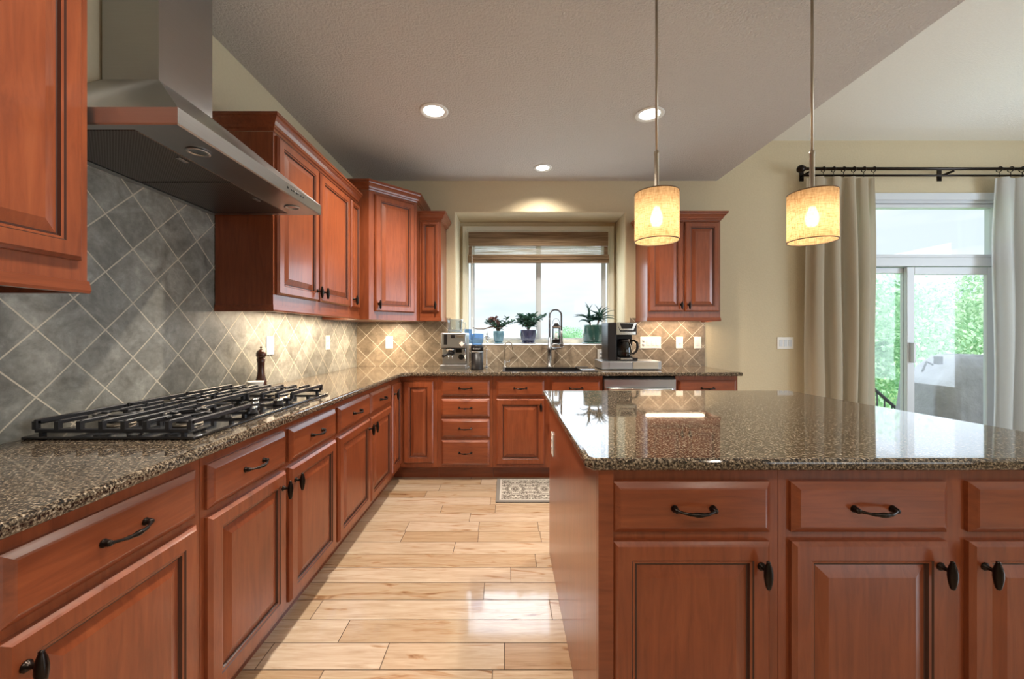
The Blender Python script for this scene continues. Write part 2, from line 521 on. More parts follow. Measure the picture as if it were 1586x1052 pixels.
# ------------------------------------------------------------------ mesh builder
class MB:
    def __init__(self):
        self.bm = bmesh.new()
        self.M = Matrix.Identity(4)
        self.smooth = False

    def v(self, p):
        return self.bm.verts.new(self.M @ Vector(p))

    def face(self, vs, mi=0, smooth=None):
        try:
            f = self.bm.faces.new(vs)
        except ValueError:
            return None
        f.material_index = mi
        f.smooth = self.smooth if smooth is None else smooth
        return f

    def box(self, x0, x1, y0, y1, z0, z1, mi=0, bevel=0.0, seg=1):
        p = [self.v((x, y, z)) for z in (z0, z1) for y in (y0, y1) for x in (x0, x1)]
        fs = [self.face([p[i] for i in q], mi, False) for q in
              ((0, 2, 3, 1), (4, 5, 7, 6), (0, 1, 5, 4), (2, 6, 7, 3), (0, 4, 6, 2), (1, 3, 7, 5))]
        if bevel > 0:
            es = set(e for f in fs for e in f.edges)
            r = bmesh.ops.bevel(self.bm, geom=list(es), offset=bevel, segments=seg, affect='EDGES', profile=0.6)
            for f in r['faces']:
                f.material_index = mi
                f.smooth = seg > 1
        return self

    def rings(self, rings, mis=None, cap0=False, cap1=True, closed=True, smooth=None):
        """rings: list of lists of points with equal length; strips between consecutive rings."""
        vr = [[self.v(p) for p in r] for r in rings]
        n = len(vr[0])
        for i in range(len(vr) - 1):
            mi = mis[i] if mis else 0
            for k in range(n if closed else n - 1):
                a, b = vr[i], vr[i + 1]
                self.face([a[k], a[(k + 1) % n], b[(k + 1) % n], b[k]], mi, smooth)
        if cap0:
            self.face(list(reversed(vr[0])), mis[0] if mis else 0, False)
        if cap1:
            self.face(vr[-1], mis[-1] if mis else 0, False)
        return self

    def prism(self, poly, z0, z1, mi=0):
        return self.rings([[(x, y, z0) for x, y in poly], [(x, y, z1) for x, y in poly]], [mi], cap0=True, cap1=True, smooth=False)

    def lathe(self, prof, c=(0, 0, 0), axis='Z', seg=20, mi=0, smooth=True, cap=True):
        rs = []
        for r, z in prof:
            ring = []
            for k in range(seg):
                a = 2 * PI * k / seg
                x, y = max(r, 1e-5) * math.cos(a), max(r, 1e-5) * math.sin(a)
                if axis == 'Z':
                    q = (x, y, z)
                elif axis == 'Y':
                    q = (x, -z, y)          # profile runs towards -Y
                else:
                    q = (z, x, y)
                ring.append((q[0] + c[0], q[1] + c[1], q[2] + c[2]))
            rs.append(ring)
        return self.rings(rs, [mi] * (len(rs) - 1), cap0=cap, cap1=cap, smooth=smooth)

    def tube(self, pts, r, seg=8, mi=0, smooth=True, cap=True):
        pts = [Vector(p) for p in pts]
        rr = r if isinstance(r, (list, tuple)) else [r] * len(pts)
        up = None
        rs = []
        for i, p in enumerate(pts):
            d = (pts[min(i + 1, len(pts) - 1)] - pts[max(i - 1, 0)]).normalized()
            if up is None:
                up = Vector((0, 0, 1)) if abs(d.z) < 0.9 else Vector((1, 0, 0))
            s = d.cross(up).normalized()
            up = s.cross(d).normalized()
            rs.append([p + (s * math.cos(2 * PI * k / seg) + up * math.sin(2 * PI * k / seg)) * rr[i] for k in range(seg)])
        return self.rings(rs, [mi] * (len(rs) - 1), cap0=cap, cap1=cap, smooth=smooth)

    def sweep(self, path, prof, side=1, mi=0):
        """mitred moulding: path in plan, prof = [(outward, z)] closed; outward = right of travel when side = 1."""
        P = [Vector(p) for p in path]
        nr = []
        for i in range(len(P) - 1):
            d = (P[i + 1] - P[i]).normalized()
            nr.append(Vector((d.y, -d.x)) * side)
        rs = []
        for i, p in enumerate(P):
            if i == 0:
                m = nr[0]
            elif i == len(P) - 1:
                m = nr[-1]
            else:
                m = nr[i - 1] + nr[i]
                m = m / (m.dot(nr[i]))
            rs.append([(p.x + m.x * o, p.y + m.y * o, z) for o, z in prof])
        return self.rings(rs, [mi] * (len(rs) - 1), cap0=True, cap1=True, smooth=False)

    def build(self, name, mats, parent=None, loc=None, rz=0.0, fix=True):
        if fix:
            bmesh.ops.recalc_face_normals(self.bm, faces=self.bm.faces)
        me = bpy.data.meshes.new(name)
        self.bm.to_mesh(me)
        self.bm.free()
        for m in (mats if isinstance(mats, (list, tuple)) else [mats]):
            me.materials.append(m)
        o = bpy.data.objects.new(name, me)
        C.objects.link(o)
        if parent:
            o.parent = parent
        if loc:
            o.location = loc
        o.rotation_euler.z = rz
        return o


def tag(o, label, cat, group=None, kind=None):
    o['label'] = label
    o['category'] = cat
    if group:
        o['group'] = group
    if kind:
        o['kind'] = kind
    return o


def thing(name, label, cat, loc=(0, 0, 0), rz=0.0, group=None):
    o = bpy.data.objects.new(name, None)
    o.empty_display_size = 0.1
    o.location = loc
    o.rotation_euler.z = rz
    C.objects.link(o)
    return tag(o, label, cat, group)


def structure(o, label=None):
    o['kind'] = 'structure'
    if label:
        o['label'] = label
    return o


def copy_tree(o, parent=None):
    c = o.copy()
    C.objects.link(c)
    if parent:
        c.parent = parent
    for ch in list(o.children):
        copy_tree(ch, c)
    return c


# ------------------------------------------------------------------ room shell
XL, YB, ZC, ZH = -1.5, 3.92, 2.76, 3.16
XR, YF, XS = 6.3, -3.4, 2.09

# floor planks, boards running left to right
mb = MB()
uvl = mb.bm.loops.layers.uv.new('plank')
tone = mb.bm.loops.layers.float_color.new('tone') if False else None
tl = mb.bm.faces.layers.float.new('tone')
PW = 0.127
y = 1.577 - PW * 40
frng = random.Random(21)
row = 0
while y < YB + 0.05:
    x = XL - frng.uniform(0, 0.9)
    while x < XR:
        ln = frng.choice([0.38, 0.46, 0.55, 0.62, 0.75, 0.9, 1.05, 1.2])
        a, b = max(x, XL), min(x + ln, XR)
        y0, y1 = max(y, YF), min(y + PW, YB)
        if b - a > 0.02 and y1 - y0 > 0.01:
            g = 0.0017
            vs = [mb.bm.verts.new(p) for p in ((a + g, y0 + g, 0), (b - g, y0 + g, 0), (b - g, y1 - g, 0), (a + g, y1 - g, 0))]
            f = mb.bm.faces.new(vs)
            ou, ov = frng.uniform(0, 50), frng.uniform(0, 50)
            tn = min(1, max(0, frng.gauss(0.55, 0.25)))
            f[tl] = tn
            for lp in f.loops:
                lp[uvl].uv = (lp.vert.co.x + ou, lp.vert.co.y + ov)
        x += ln
    y += PW
    row += 1
# the dark joint bed just below the boards
vs = [mb.bm.verts.new(p) for p in ((XL, YF, -0.0012), (XR, YF, -0.0012), (XR, YB, -0.0012), (XL, YB, -0.0012))]
mb.bm.faces.new(vs).material_index = 1
fl = mb.build('floor', [M['floor'], M['gap']])
structure(fl, 'light hickory plank floor with dark joints')


def wall_with_holes(mb, axis, pos, u0, u1, z0, z1, holes, thick):
    """wall in plane axis=pos, u along the other axis; holes = [(a,b,za,zb)]; thick = signed depth behind the face."""
    us = sorted({u0, u1, *[h[0] for h in holes], *[h[1] for h in holes]})
    zs = sorted({z0, z1, *[h[2] for h in holes], *[h[3] for h in holes]})
    for i in range(len(us) - 1):
        for k in range(len(zs) - 1):
            uc, zc = (us[i] + us[i + 1]) / 2, (zs[k] + zs[k + 1]) / 2
            if any(h[0] < uc < h[1] and h[2] < zc < h[3] for h in holes):
                continue
            p0, p1 = sorted((pos, pos + thick))
            if axis == 'Y':
                mb.box(us[i], us[i + 1], p0, p1, zs[k], zs[k + 1])
            else:
                mb.box(p0, p1, us[i], us[i + 1], zs[k], zs[k + 1])


WX0, WX1, WZ0, WZ1, WY = -0.505, 1.175, 1.122, 2.44, 4.24      # window recess
DX0, DX1, DZ1 = 3.42, 4.93, 2.60                                # sliding door opening
mb = MB()
R = 0.02
wall_with_holes(mb, 'Y', YB, XL - 0.15, 2.2, 0, ZC + 0.6, [(WX0 - R, WX1 + R, WZ0 - R, WZ1 + R)], 0.34)
wall_with_holes(mb, 'Y', YB, 2.2, XR + 0.15, 0, ZH + 0.2, [(DX0, DX1, -1, DZ1)], 0.12)
# rounded drywall lining of the window recess
def rect_ring(e, yy):
    return [(WX0 - e, yy, WZ0 - e), (WX1 + e, yy, WZ0 - e), (WX1 + e, yy, WZ1 + e), (WX0 - e, yy, WZ1 + e)]
rg = []
for k in range(6):
    a = PI / 2 * k / 5
    rg.append(rect_ring(R - R * math.sin(a), YB + R - R * math.cos(a)))
rg.append(rect_ring(0, WY + 0.06))
mb.rings(rg, None, cap1=False, smooth=False)
for q in ((WX0 - 0.01, WX0 + 0.05, WZ0, WZ1 + 0.01), (WX1 - 0.04, WX1 + 0.01, WZ0, WZ1 + 0.01), (WX0 + 0.05, WX1 - 0.04, 2.36, WZ1 + 0.01), (WX0 + 0.05, WX1 - 0.04, WZ0 - 0.01, WZ0 + 0.022)):
    mb.box(q[0], q[1], WY + 0.031, WY + 0.11, q[2], q[3])
structure(mb.build('wall_back', M['wall'], fix=False), 'tan painted wall with the kitchen window and the patio door')

mb = MB(); mb.box(XL - 0.15, XL, YF, YB, 0, ZC + 0.1)
structure(mb.build('wall_left', M['wall']), 'tan painted wall behind the range hood')
mb = MB(); wall_with_holes(mb, 'X', XR, YF, YB, 0, ZH + 0.2, [(0.0, 2.5, 0.5, 2.5)], 0.15)
structure(mb.build('wall_right', M['wall']))
mb = MB(); wall_with_holes(mb, 'Y', YF, XL - 0.15, XR + 0.15, 0, ZH + 0.2, [(3.4, 6.0, 0.75, 2.35)], -0.15)
structure(mb.build('wall_front', M['wall']))
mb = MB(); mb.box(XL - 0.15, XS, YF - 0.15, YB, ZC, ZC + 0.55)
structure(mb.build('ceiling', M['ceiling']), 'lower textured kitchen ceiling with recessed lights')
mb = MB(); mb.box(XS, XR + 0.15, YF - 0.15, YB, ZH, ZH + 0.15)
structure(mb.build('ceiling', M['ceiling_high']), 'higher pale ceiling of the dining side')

# tiled backsplash
TT = 0.010
mb = MB(); mb.box(XL, XL + TT, 0.1, YB - TT, 0.905, 2.1)
structure(mb.build('trim_1', M['tile_left']), 'diamond-laid slate tile backsplash behind the cooktop')
mb = MB()
mb.box(XL + TT, -0.56, YB - TT, YB, 0.905, 1.395)
mb.box(-0.56, 1.225, YB - TT, YB, 0.905, WZ0)
mb.box(1.225, 1.966, YB - TT, YB, 0.905, 1.395)
structure(mb.build('trim_2', M['tile_back']), 'diamond-laid slate tile backsplash below the kitchen window')

# ------------------------------------------------------------------ kitchen window
win = bpy.data.objects.new('window_1', None); C.objects.link(win); win.location = (0, 0, 0)
structure(win, 'kitchen window with two sliding panes deep in its recess')
def frame(mb, x0, x1, z0, z1, w, y0, y1, bevel=0.003, wb=None):
    wb = w if wb is None else wb
    mb.box(x0, x0 + w, y0, y1, z0, z1, bevel=bevel)
    mb.box(x1 - w, x1, y0, y1, z0, z1, bevel=bevel)
    mb.box(x0 + w, x1 - w, y0, y1, z1 - w, z1, bevel=bevel)
    mb.box(x0 + w, x1 - w, y0, y1, z0, z0 + wb, bevel=bevel)
mb = MB()
frame(mb, WX0 + 0.028, WX1 - 0.022, WZ0 + 0.01, 2.395, 0.045, WY - 0.006, WY + 0.03)
frame(mb, WX0 + 0.062, WX1 - 0.056, WZ0 + 0.01, 2.358, 0.030, WY + 0.002, WY + 0.05)
mb.build('casing', M['beige_trim'], win)
mb = MB()
frame(mb, -0.395, 1.075, 1.145, 2.30, 0.030, WY + 0.035, WY + 0.09)
mb.box(0.328, 0.362, WY + 0.03, WY + 0.085, 1.17, 2.28, bevel=0.003)
frame(mb, -0.37, 0.335, 1.172, 2.28, 0.018, WY + 0.05, WY + 0.08)
frame(mb, 0.355, 1.05, 1.172, 2.28, 0.018, WY + 0.05, WY + 0.08)
mb.build('sash', M['white_trim'], win)
mb = MB(); mb.box(-0.352, 0.317, WY + 0.062, WY + 0.066, 1.19, 2.262); mb.build('pane', M['glass'], win)
mb = MB(); mb.box(0.373, 1.032, WY + 0.062, WY + 0.066, 1.19, 2.262); mb.build('pane', M['glass'], win)
mb = MB(); mb.box(WX0 + 0.001, WX1 - 0.001, YB - 0.012, WY - 0.007, WZ0 + 0.001, WZ0 + 0.013, bevel=0.004)
mb.build('sill', M['white_trim'], win)

# woven shade
sh = thing('roman_shade', 'brown woven bamboo roman shade half raised in the kitchen window', 'blind', (0.333, WY - 0.03, 0))
mb = MB()
mb.box(-0.74, 0.74, -0.045, -0.035, 2.165, 2.315, bevel=0.002)
mb.build('valance', M['bamboo'], sh)
mb = MB(); mb.box(-0.735, 0.735, -0.03, 0.016, 2.27, 2.315); mb.build('headrail', M['bamboo'], sh)
mb = MB(); mb.box(-0.735, 0.735, -0.022, -0.018, 1.99, 2.268); mb.build('woven_sheet', M['bamboo_thin'], sh)
for s in (-1, 1):
    mb = MB(); mb.box(s * 0.72 - 0.02, s * 0.72 + 0.02, -0.0275, -0.0225, 2.06, 2.165)
    mb.build('edge_binding', M['bamboo'], sh)
mb = MB()
for i, (zz, d) in enumerate(((2.075, 0.0), (2.045, 0.008), (2.018, 0.004))):
    pts = []
    for k in range(7):
        a = -PI / 2 + PI * k / 6
        pts.append((-0.034 - d - 0.016 * math.cos(a), zz - 0.016 + 0.018 * math.sin(a)))
    mb.rings([[(-0.745, q[0], q[1]) for q in pts], [(0.745, q[0], q[1]) for q in pts]], None, cap0=True, cap1=True, smooth=False)
mb.build('fold', M['bamboo'], sh)
mb = MB(); mb.tube([(-0.70, -0.06, 2.16), (-0.70, -0.06, 1.40)], 0.003, 6); mb.lathe([(0.001, -0.02), (0.007, -0.01), (0.005, 0.01), (0.001, 0.014)], (-0.70, -0.06, 1.40), seg=8)
mb.build('pull_cord', M['ceramic_white'], sh)

# ------------------------------------------------------------------ patio door
door = bpy.data.objects.new('door_1', None); C.objects.link(door)
structure(door, 'white sliding glass patio door under a transom window')
mb = MB()
mb.box(DX0 - 0.06, DX1 + 0.06, YB - 0.022, YB - 0.001, DZ1 - 0.035, DZ1 + 0.035, bevel=0.005)
mb.box(DX0 - 0.06, DX0 + 0.03, YB - 0.020, YB - 0.001, 0, DZ1 - 0.036, bevel=0.005)
mb.box(DX1 - 0.03, DX1 + 0.06, YB - 0.020, YB - 0.001, 0, DZ1 - 0.036, bevel=0.005)
mb.build('casing', M['white_trim'], door)
mb = MB()
frame(mb, DX0 + 0.001, DX1 - 0.001, 2.0, DZ1 - 0.001, 0.06, YB + 0.005, YB + 0.10, wb=0.028)
mb.box(DX0 + 0.065, DX1 - 0.065, YB + 0.02, YB + 0.09, 2.5, 2.535, bevel=0.003)
mb.box(DX0 + 0.001, DX1 - 0.001, YB + 0.002, YB + 0.11, 1.91, 1.999, bevel=0.004)
mb.box(DX0 + 0.001, DX0 + 0.05, YB + 0.002, YB + 0.11, 0, 1.909, bevel=0.003)
mb.box(DX1 - 0.05, DX1 - 0.001, YB + 0.002, YB + 0.11, 0, 1.909, bevel=0.003)
mb.box(DX0 + 0.05, DX1 - 0.05, YB + 0.002, YB + 0.11, 0, 0.03)
mb.build('door_frame', M['white_trim'], door)
mb = MB(); frame(mb, 3.472, 4.06, 0.035, 1.905, 0.055, YB + 0.06, YB + 0.095); mb.build('fixed_sash', M['white_trim'], door)
mb = MB(); frame(mb, 4.00, 4.875, 0.035, 1.905, 0.075, YB + 0.015, YB + 0.052)
sl = mb.build('sliding_sash', M['white_trim'], door)
mb = MB(); mb.box(4.025, 4.05, YB - 0.025, YB + 0.015, 0.95, 1.15, bevel=0.004); mb.build('handle', M['white_trim'], sl)
mb = MB(); mb.box(3.53, 4.002, YB + 0.076, YB + 0.080, 0.092, 1.848); mb.build('pane', M['glass'], door)
mb = MB(); mb.box(4.077, 4.798, YB + 0.031, YB + 0.035, 0.112, 1.828); mb.build('pane', M['glass'], door)
mb = MB(); mb.box(DX0 + 0.062, DX1 - 0.062, YB + 0.054, YB + 0.058, 2.03, 2.498); mb.build('transom_pane', M['glass'], door)

# unseen windows, added to give the side and rear fill lamps a source
for nm, horizontal in (('added_rear_window', True), ('added_side_window', False)):
    w = bpy.data.objects.new(nm, None); C.objects.link(w); structure(w)
    mb = MB()
    if horizontal:
        frame(mb, 3.4, 6.0, 0.75, 2.35, 0.06, YF - 0.1, YF - 0.04)
        mb.box(4.67, 4.73, YF - 0.1, YF - 0.04, 0.81, 2.29)
    else:
        mb.M = Matrix.Rotation(PI / 2, 4, 'Z')
        frame(mb, 0.0, 2.5, 0.5, 2.5, 0.06, -XR - 0.1, -XR - 0.04)
        mb.box(1.22, 1.28, -XR - 0.1, -XR - 0.04, 0.56, 2.44)
    mb.build('window_frame', M['white_trim'], w)

# ------------------------------------------------------------------ cabinet parts
WM = None
def panel_door(parent, x0, x1, z0, z1, knob=None, yf=0.0, Mx=None, stile=0.058, name='door'):
    """raised-panel door: front towards -y; knob = (x, z)."""
    mb = MB()
    if Mx is not None:
        mb.M = Mx
    s = min(stile, (x1 - x0) * 0.24)
    b = min(0.034, (x1 - x0) * 0.12)
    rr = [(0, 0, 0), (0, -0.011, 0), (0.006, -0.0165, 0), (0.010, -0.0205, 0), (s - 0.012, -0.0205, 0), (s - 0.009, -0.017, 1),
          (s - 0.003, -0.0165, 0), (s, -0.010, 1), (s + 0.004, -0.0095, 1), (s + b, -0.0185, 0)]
    rings, mis = [], []
    for e, yy, m in rr:
        rings.append([(x0 + e, yf + yy, z0 + e), (x1 - e, yf + yy, z0 + e), (x1 - e, yf + yy, z1 - e), (x0 + e, yf + yy, z1 - e)])
        mis.append(m)
    mis = mis[1:]
    mb.rings(rings, mis, cap0=False, cap1=True, smooth=False)
    d = mb.build(name, [M['wood_v'], M['groove_shade']], parent)
    if knob:
        kx, kz = knob
        mb = MB()
        if Mx is not None:
            mb.M = Mx
        f = yf - 0.0205
        mb.lathe([(0.0105, 0.0), (0.0105, 0.003), (0.006, 0.006), (0.0048, 0.016), (0.0058, 0.022), (0.003, 0.026)], (kx, f, kz), 'Y', 12)
        prof = [(0.001, -0.040), (0.004, -0.0385), (0.0062, -0.034), (0.0088, -0.022), (0.0108, -0.006), (0.0104, 0.006), (0.0082, 0.018), (0.0056, 0.026), (0.0046, 0.029), (0.005, 0.031), (0.001, 0.034)]
        mb.lathe(prof, (kx, f - 0.029, kz - 0.004), 'Z', 12)
        mb.build('knob', M['bronze'], d)
    return d


def pull(parent, x, z, yf, Mx=None, half=0.050):
    mb = MB()
    if Mx is not None:
        mb.M = Mx
    for s in (-1, 1):
        mb.lathe([(0.0095, 0), (0.0095, 0.003), (0.007, 0.006), (0.0075, 0.012), (0.006, 0.018), (0.001, 0.020)], (x + s * half, yf, z), 'Y', 10)
    pts, rad = [], []
    for k in range(23):
        t = -1 + 2 * k / 22
        pts.append((x + half * t, yf - 0.012 - 0.019 * (1 - abs(t) ** 2.6), z - 0.003 * (1 - t * t)))
        rr = 0.0036 + 0.0034 * math.exp(-(t / 0.26) ** 2) + 0.0022 * math.exp(-((abs(t) - 0.42) / 0.05) ** 2) + 0.0022 * max(0, abs(t) - 0.8) / 0.2
        rad.append(rr)
    mb.tube(pts, rad, 8)
    return mb.build('handle', M['bronze'], parent)


def drawer_front(parent, x0, x1, z0, z1, yf=0.0, Mx=None, handle=True):
    mb = MB()
    if Mx is not None:
        mb.M = Mx
    rings = []
    for e, yy in ((0, 0), (0, -0.009), (0.004, -0.012), (0.014, -0.0185), (0.018, -0.0205)):
        rings.append([(x0 + e, yf + yy, z0 + e), (x1 - e, yf + yy, z0 + e), (x1 - e, yf + yy, z1 - e), (x0 + e, yf + yy, z1 - e)])
    mb.rings(rings, [0, 0, 0, 0], cap1=True, smooth=False)
    d = mb.build('drawer', [M['wood_h'], M['groove_shade']], parent)
    if handle:
        pull(d, (x0 + x1) / 2, (z0 + z1) / 2, yf - 0.0205, Mx)
    return d


CROWN = [(0, 0), (0.006, 0), (0.009, 0.010), (0.017, 0.014), (0.021, 0.026), (0.031, 0.040), (0.042, 0.050), (0.044, 0.058), (0.050, 0.060), (0.050, 0.075), (0, 0.075)]
CT = 0.882      # cabinet box top
def base_unit(label, loc, rz, w, depth, group, cells, sink=False, taper=0.0):
    """cells: dicts with x0,x1 and lists of drawers (z0,z1) and doors (z0,z1,knob side)."""
    t = thing('base_cabinet', label, 'cabinet', loc, rz, group)
    mb = MB()
    a, b = 0.0005, w - 0.0005
    if sink:                                  # open top for the bowl
        mb.box(a, b, 0, 0.019, 0.112, CT)
        mb.box(a, b, 0.019, depth, 0.112, 0.66)
        mb.box(a, a + 0.016, 0.019, depth, 0.66, CT); mb.box(b - 0.016, b, 0.019, depth, 0.66, CT)
    else:
        mb.prism([(a, 0), (b, 0), (b - taper, depth), (a, depth)], 0.112, CT)
    mb.build('carcass', M['wood_v'], t)
    mb = MB(); mb.prism([(a, 0.075), (b - taper * 0.16, 0.075), (b - taper, depth), (a, depth)], 0.0, 0.1115)
    mb.build('toe_kick', M['wood_h'], t)
    for c in cells:
        for z0, z1 in c.get('drawers', ()):
            drawer_front(t, c['x0'], c['x1'], z0, z1)
        for z0, z1, side in c.get('doors', ()):
            kx = c['x0'] + 0.030 if side < 0 else c['x1'] - 0.030
            panel_door(t, c['x0'], c['x1'], z0, z1, (kx, z1 - 0.060))
    return t


DR, DO = (0.714, 0.848), (0.140, 0.690)
XF, YFc = -0.90, 3.32         # face-frame planes of the left and the back run
GB = 'base cabinets of the perimeter run'
def left_base(label, ya, yb, d0, d1):
    base_unit(label, (XF, ya, 0), PI / 2, yb - ya, 0.585, GB,
              [dict(x0=d0[0] - ya, x1=d0[1] - ya, drawers=[DR], doors=[(*DO, 1)]),
               dict(x0=d1[0] - ya, x1=d1[1] - ya, drawers=[DR], doors=[(*DO, -1)])])
left_base('cherry two-door base cabinet at the near end of the left run', 0.20, 0.665 + 0.487, (0.235, 0.660), (0.690, 1.127))
# the near cabinet has its knob on the near edge of the far door, as the photo shows
left_base('cherry two-door base cabinet under the near part of the cooktop', 1.153, 2.058, (1.171, 1.578), (1.609, 2.040))
left_base('cherry two-door base cabinet between cooktop cabinet and inner corner', 2.059, 3.028, (2.075, 2.547), (2.566, 3.012))

# corner unit with a folding L door
t = thing('corner_base_cabinet', 'cherry inside-corner base cabinet with tall folding doors and no drawers', 'cabinet', (0, 0, 0), 0, GB)
mb = MB()
mb.prism([(-1.485, 3.0295), (XF, 3.0295), (XF, YFc), (-0.5855, YFc), (-0.5855, 3.905), (-1.485, 3.905)], 0.112, CT)
mb.build('carcass', M['wood_v'], t)
mb = MB()
mb.prism([(-1.485, 3.0295), (XF - 0.075, 3.0295), (XF - 0.075, YFc + 0.075), (-0.5855, YFc + 0.075), (-0.5855, 3.905), (-1.485, 3.905)], 0, 0.1115)
mb.build('toe_kick', M['wood_h'], t)
ML = Matrix.Translation((XF, 0, 0)) @ Matrix.Rotation(PI / 2, 4, 'Z')
panel_door(t, 3.045, 3.295, 0.150, 0.838, (3.085, 0.765), Mx=ML)
MBk = Matrix.Translation((0, YFc, 0))
panel_door(t, -0.868, -0.618, 0.150, 0.838, None, Mx=MBk)

def back_base(label, xa, xb, cells, sink=False):
    return base_unit(label, (xa, YFc, 0), 0, xb - xa, 0.585, GB, [dict(c, x0=c['x0'] - xa, x1=c['x1'] - xa) for c in cells], sink)
back_base('cherry base cabinet with a stack of four drawers left of the sink', -0.585, -0.117,
          [dict(x0=-0.550, x1=-0.146, drawers=[DR, (0.543, 0.690), (0.368, 0.519), (0.136, 0.344)])])
back_base('cherry sink base cabinet with two doors below the window', -0.116, 0.808,
          [dict(x0=-0.087, x1=0.314, drawers=[DR], doors=[(*DO, 1)]), dict(x0=0.378, x1=0.784, drawers=[DR], doors=[(*DO, -1)])], True)
back_base('narrow cherry end base cabinet right of the dishwasher', 1.421, 1.945,
          [dict(x0=1.440, x1=1.925, drawers=[DR], doors=[(*DO, -1)])])

# dishwasher
t = thing('dishwasher', 'stainless steel dishwasher between the sink cabinet and the end cabinet', 'dishwasher', (1.1145, YFc, 0))
mb = MB(); mb.box(-0.300, 0.300, 0.0, 0.56, 0.10, 0.868); mb.build('tub', M['black_plastic'], t)
mb = MB(); mb.box(-0.300, 0.300, -0.028, -0.0005, 0.115, 0.856, bevel=0.004); d = mb.build('door_panel', M['steel'], t)
mb = MB()
mb.tube([(-0.265, -0.028, 0.775), (-0.265, -0.062, 0.778), (-0.24, -0.070, 0.778), (0.24, -0.070, 0.778), (0.265, -0.062, 0.778), (0.265, -0.028, 0.775)], 0.013, 10)
mb.build('handle', M['chrome'], d)
mb = MB(); mb.box(-0.295, 0.295, 0.06, 0.08, 0.0, 0.0995); mb.build('toe_kick', M['black_plastic'], t)

# ------------------------------------------------------------------ worktops
def offset_poly(poly, d):
    """inset a CCW polygon by d."""
    n = len(poly); out = []
    for i in range(n):
        p0, p1, p2 = Vector(poly[i - 1]), Vector(poly[i]), Vector(poly[(i + 1) % n])
        a, b = (p1 - p0).normalized(), (p2 - p1).normalized()
        n1, n2 = Vector((-a.y, a.x)), Vector((-b.y, b.x))
        m = n1 + n2
        m = m / max(m.dot(n1), 1e-4)
        out.append((p1.x + m.x * d, p1.y + m.y * d))
    return out


def slab(poly, z0, z1, r, hole=None):
    mb = MB()
    prof = []
    for k in range(5):
        a = PI / 2 * k / 4
        prof.append((r - r * math.sin(a), z0 + r - r * math.cos(a)))
    for k in range(5):
        a = PI / 2 * k / 4
        prof.append((r - r * math.cos(a), z1 - r + r * math.sin(a)))
    rings = [[mb.v((x, y, z)) for x, y in offset_poly(poly, o)] for o, z in prof]
    n = len(poly)
    for i in range(len(rings) - 1):
        for k in range(n):
            mb.face([rings[i][k], rings[i][(k + 1) % n], rings[i + 1][(k + 1) % n], rings[i + 1][k]], 0, False)
    def fill(ring, hz):
        es = [mb.bm.edges.get((ring[k], ring[(k + 1) % n])) for k in range(n)]
        hv = None
        if hole:
            hv = [mb.v((x, y, hz)) for x, y in hole]
            es += [mb.bm.edges.new((hv[k], hv[(k + 1) % len(hv)])) for k in range(len(hv))]
        bmesh.ops.triangle_fill(mb.bm, use_beauty=True, use_dissolve=False, edges=es)
        return hv
    a, b = fill(rings[0], z0), fill(rings[-1], z1)
    if hole:
        for k in range(len(hole)):
            q = (k + 1) % len(hole)
            mb.face([a[k], a[q], b[q], b[k]], 0, False)
    return mb


ZT0, ZT1 = 0.8835, 0.915
SX0, SX1, SY0, SY1 = -0.02, 0.66, 3.36, 3.73
sink_hole = [(SX0, SY0), (SX1, SY0), (SX1, SY1), (SX0, SY1)]
poly = [(-1.489, 0.18), (-0.860, 0.18), (-0.860, 3.215), (-0.800, 3.280), (1.966, 3.280), (1.966, 3.909), (-1.489, 3.909)]
tag(slab(poly, ZT0, ZT1, 0.011, sink_hole).build('countertop', M['granite']),
    'L-shaped brown speckled granite worktop along the left and back walls', 'countertop')

# sink
t = thing('sink', 'dark sink set into the worktop below the window', 'sink', (0.32, 3.545, 0.70))
mb = MB()
def rr(w, h, z):
    return [(-w, -h, z), (w, -h, z), (w, h, z), (-w, h, z)]
mb.rings([rr(0.350, 0.195, 0.1815), rr(0.338, 0.183, 0.1815), rr(0.325, 0.170, 0.01), rr(0.05, 0.03, 0.002)], None, cap1=True, smooth=False)
mb.rings([rr(0.350, 0.195, 0.1815), rr(0.345, 0.19, -0.005), rr(0.05, 0.03, -0.006)], None, cap1=True, smooth=False)
for z0, z1, a, b in ((0.183, 0.2153, -0.001, 0.006), (0.2154, 0.2185, 0.016, 0.006)):
    X_, Y_ = 0.34, 0.185
    mb.box(-X_ - a, X_ + a, -Y_ - a, -Y_ + b, z0, z1); mb.box(-X_ - a, X_ + a, Y_ - b, Y_ + a, z0, z1)
    mb.box(-X_ - a, -X_ + b, -Y_ + b, Y_ - b, z0, z1); mb.box(X_ - b, X_ + a, -Y_ + b, Y_ - b, z0, z1)
mb.build('bowl', M['black_plastic'], t)
mb = MB(); mb.lathe([(0.001, 0.003), (0.04, 0.003), (0.042, 0.006), (0.03, 0.007), (0.001, 0.005)], (0, 0, 0), seg=16); mb.build('drain', M['chrome'], t)

# ------------------------------------------------------------------ upper cabinets
UB, UR, UT = 1.352, 1.386, 2.268
def light_rail(mb, path):
    mb.sweep(path, [(-0.018, UB), (0.004, UB), (0.006, UB + 0.008), (0.003, UR), (-0.018, UR)])

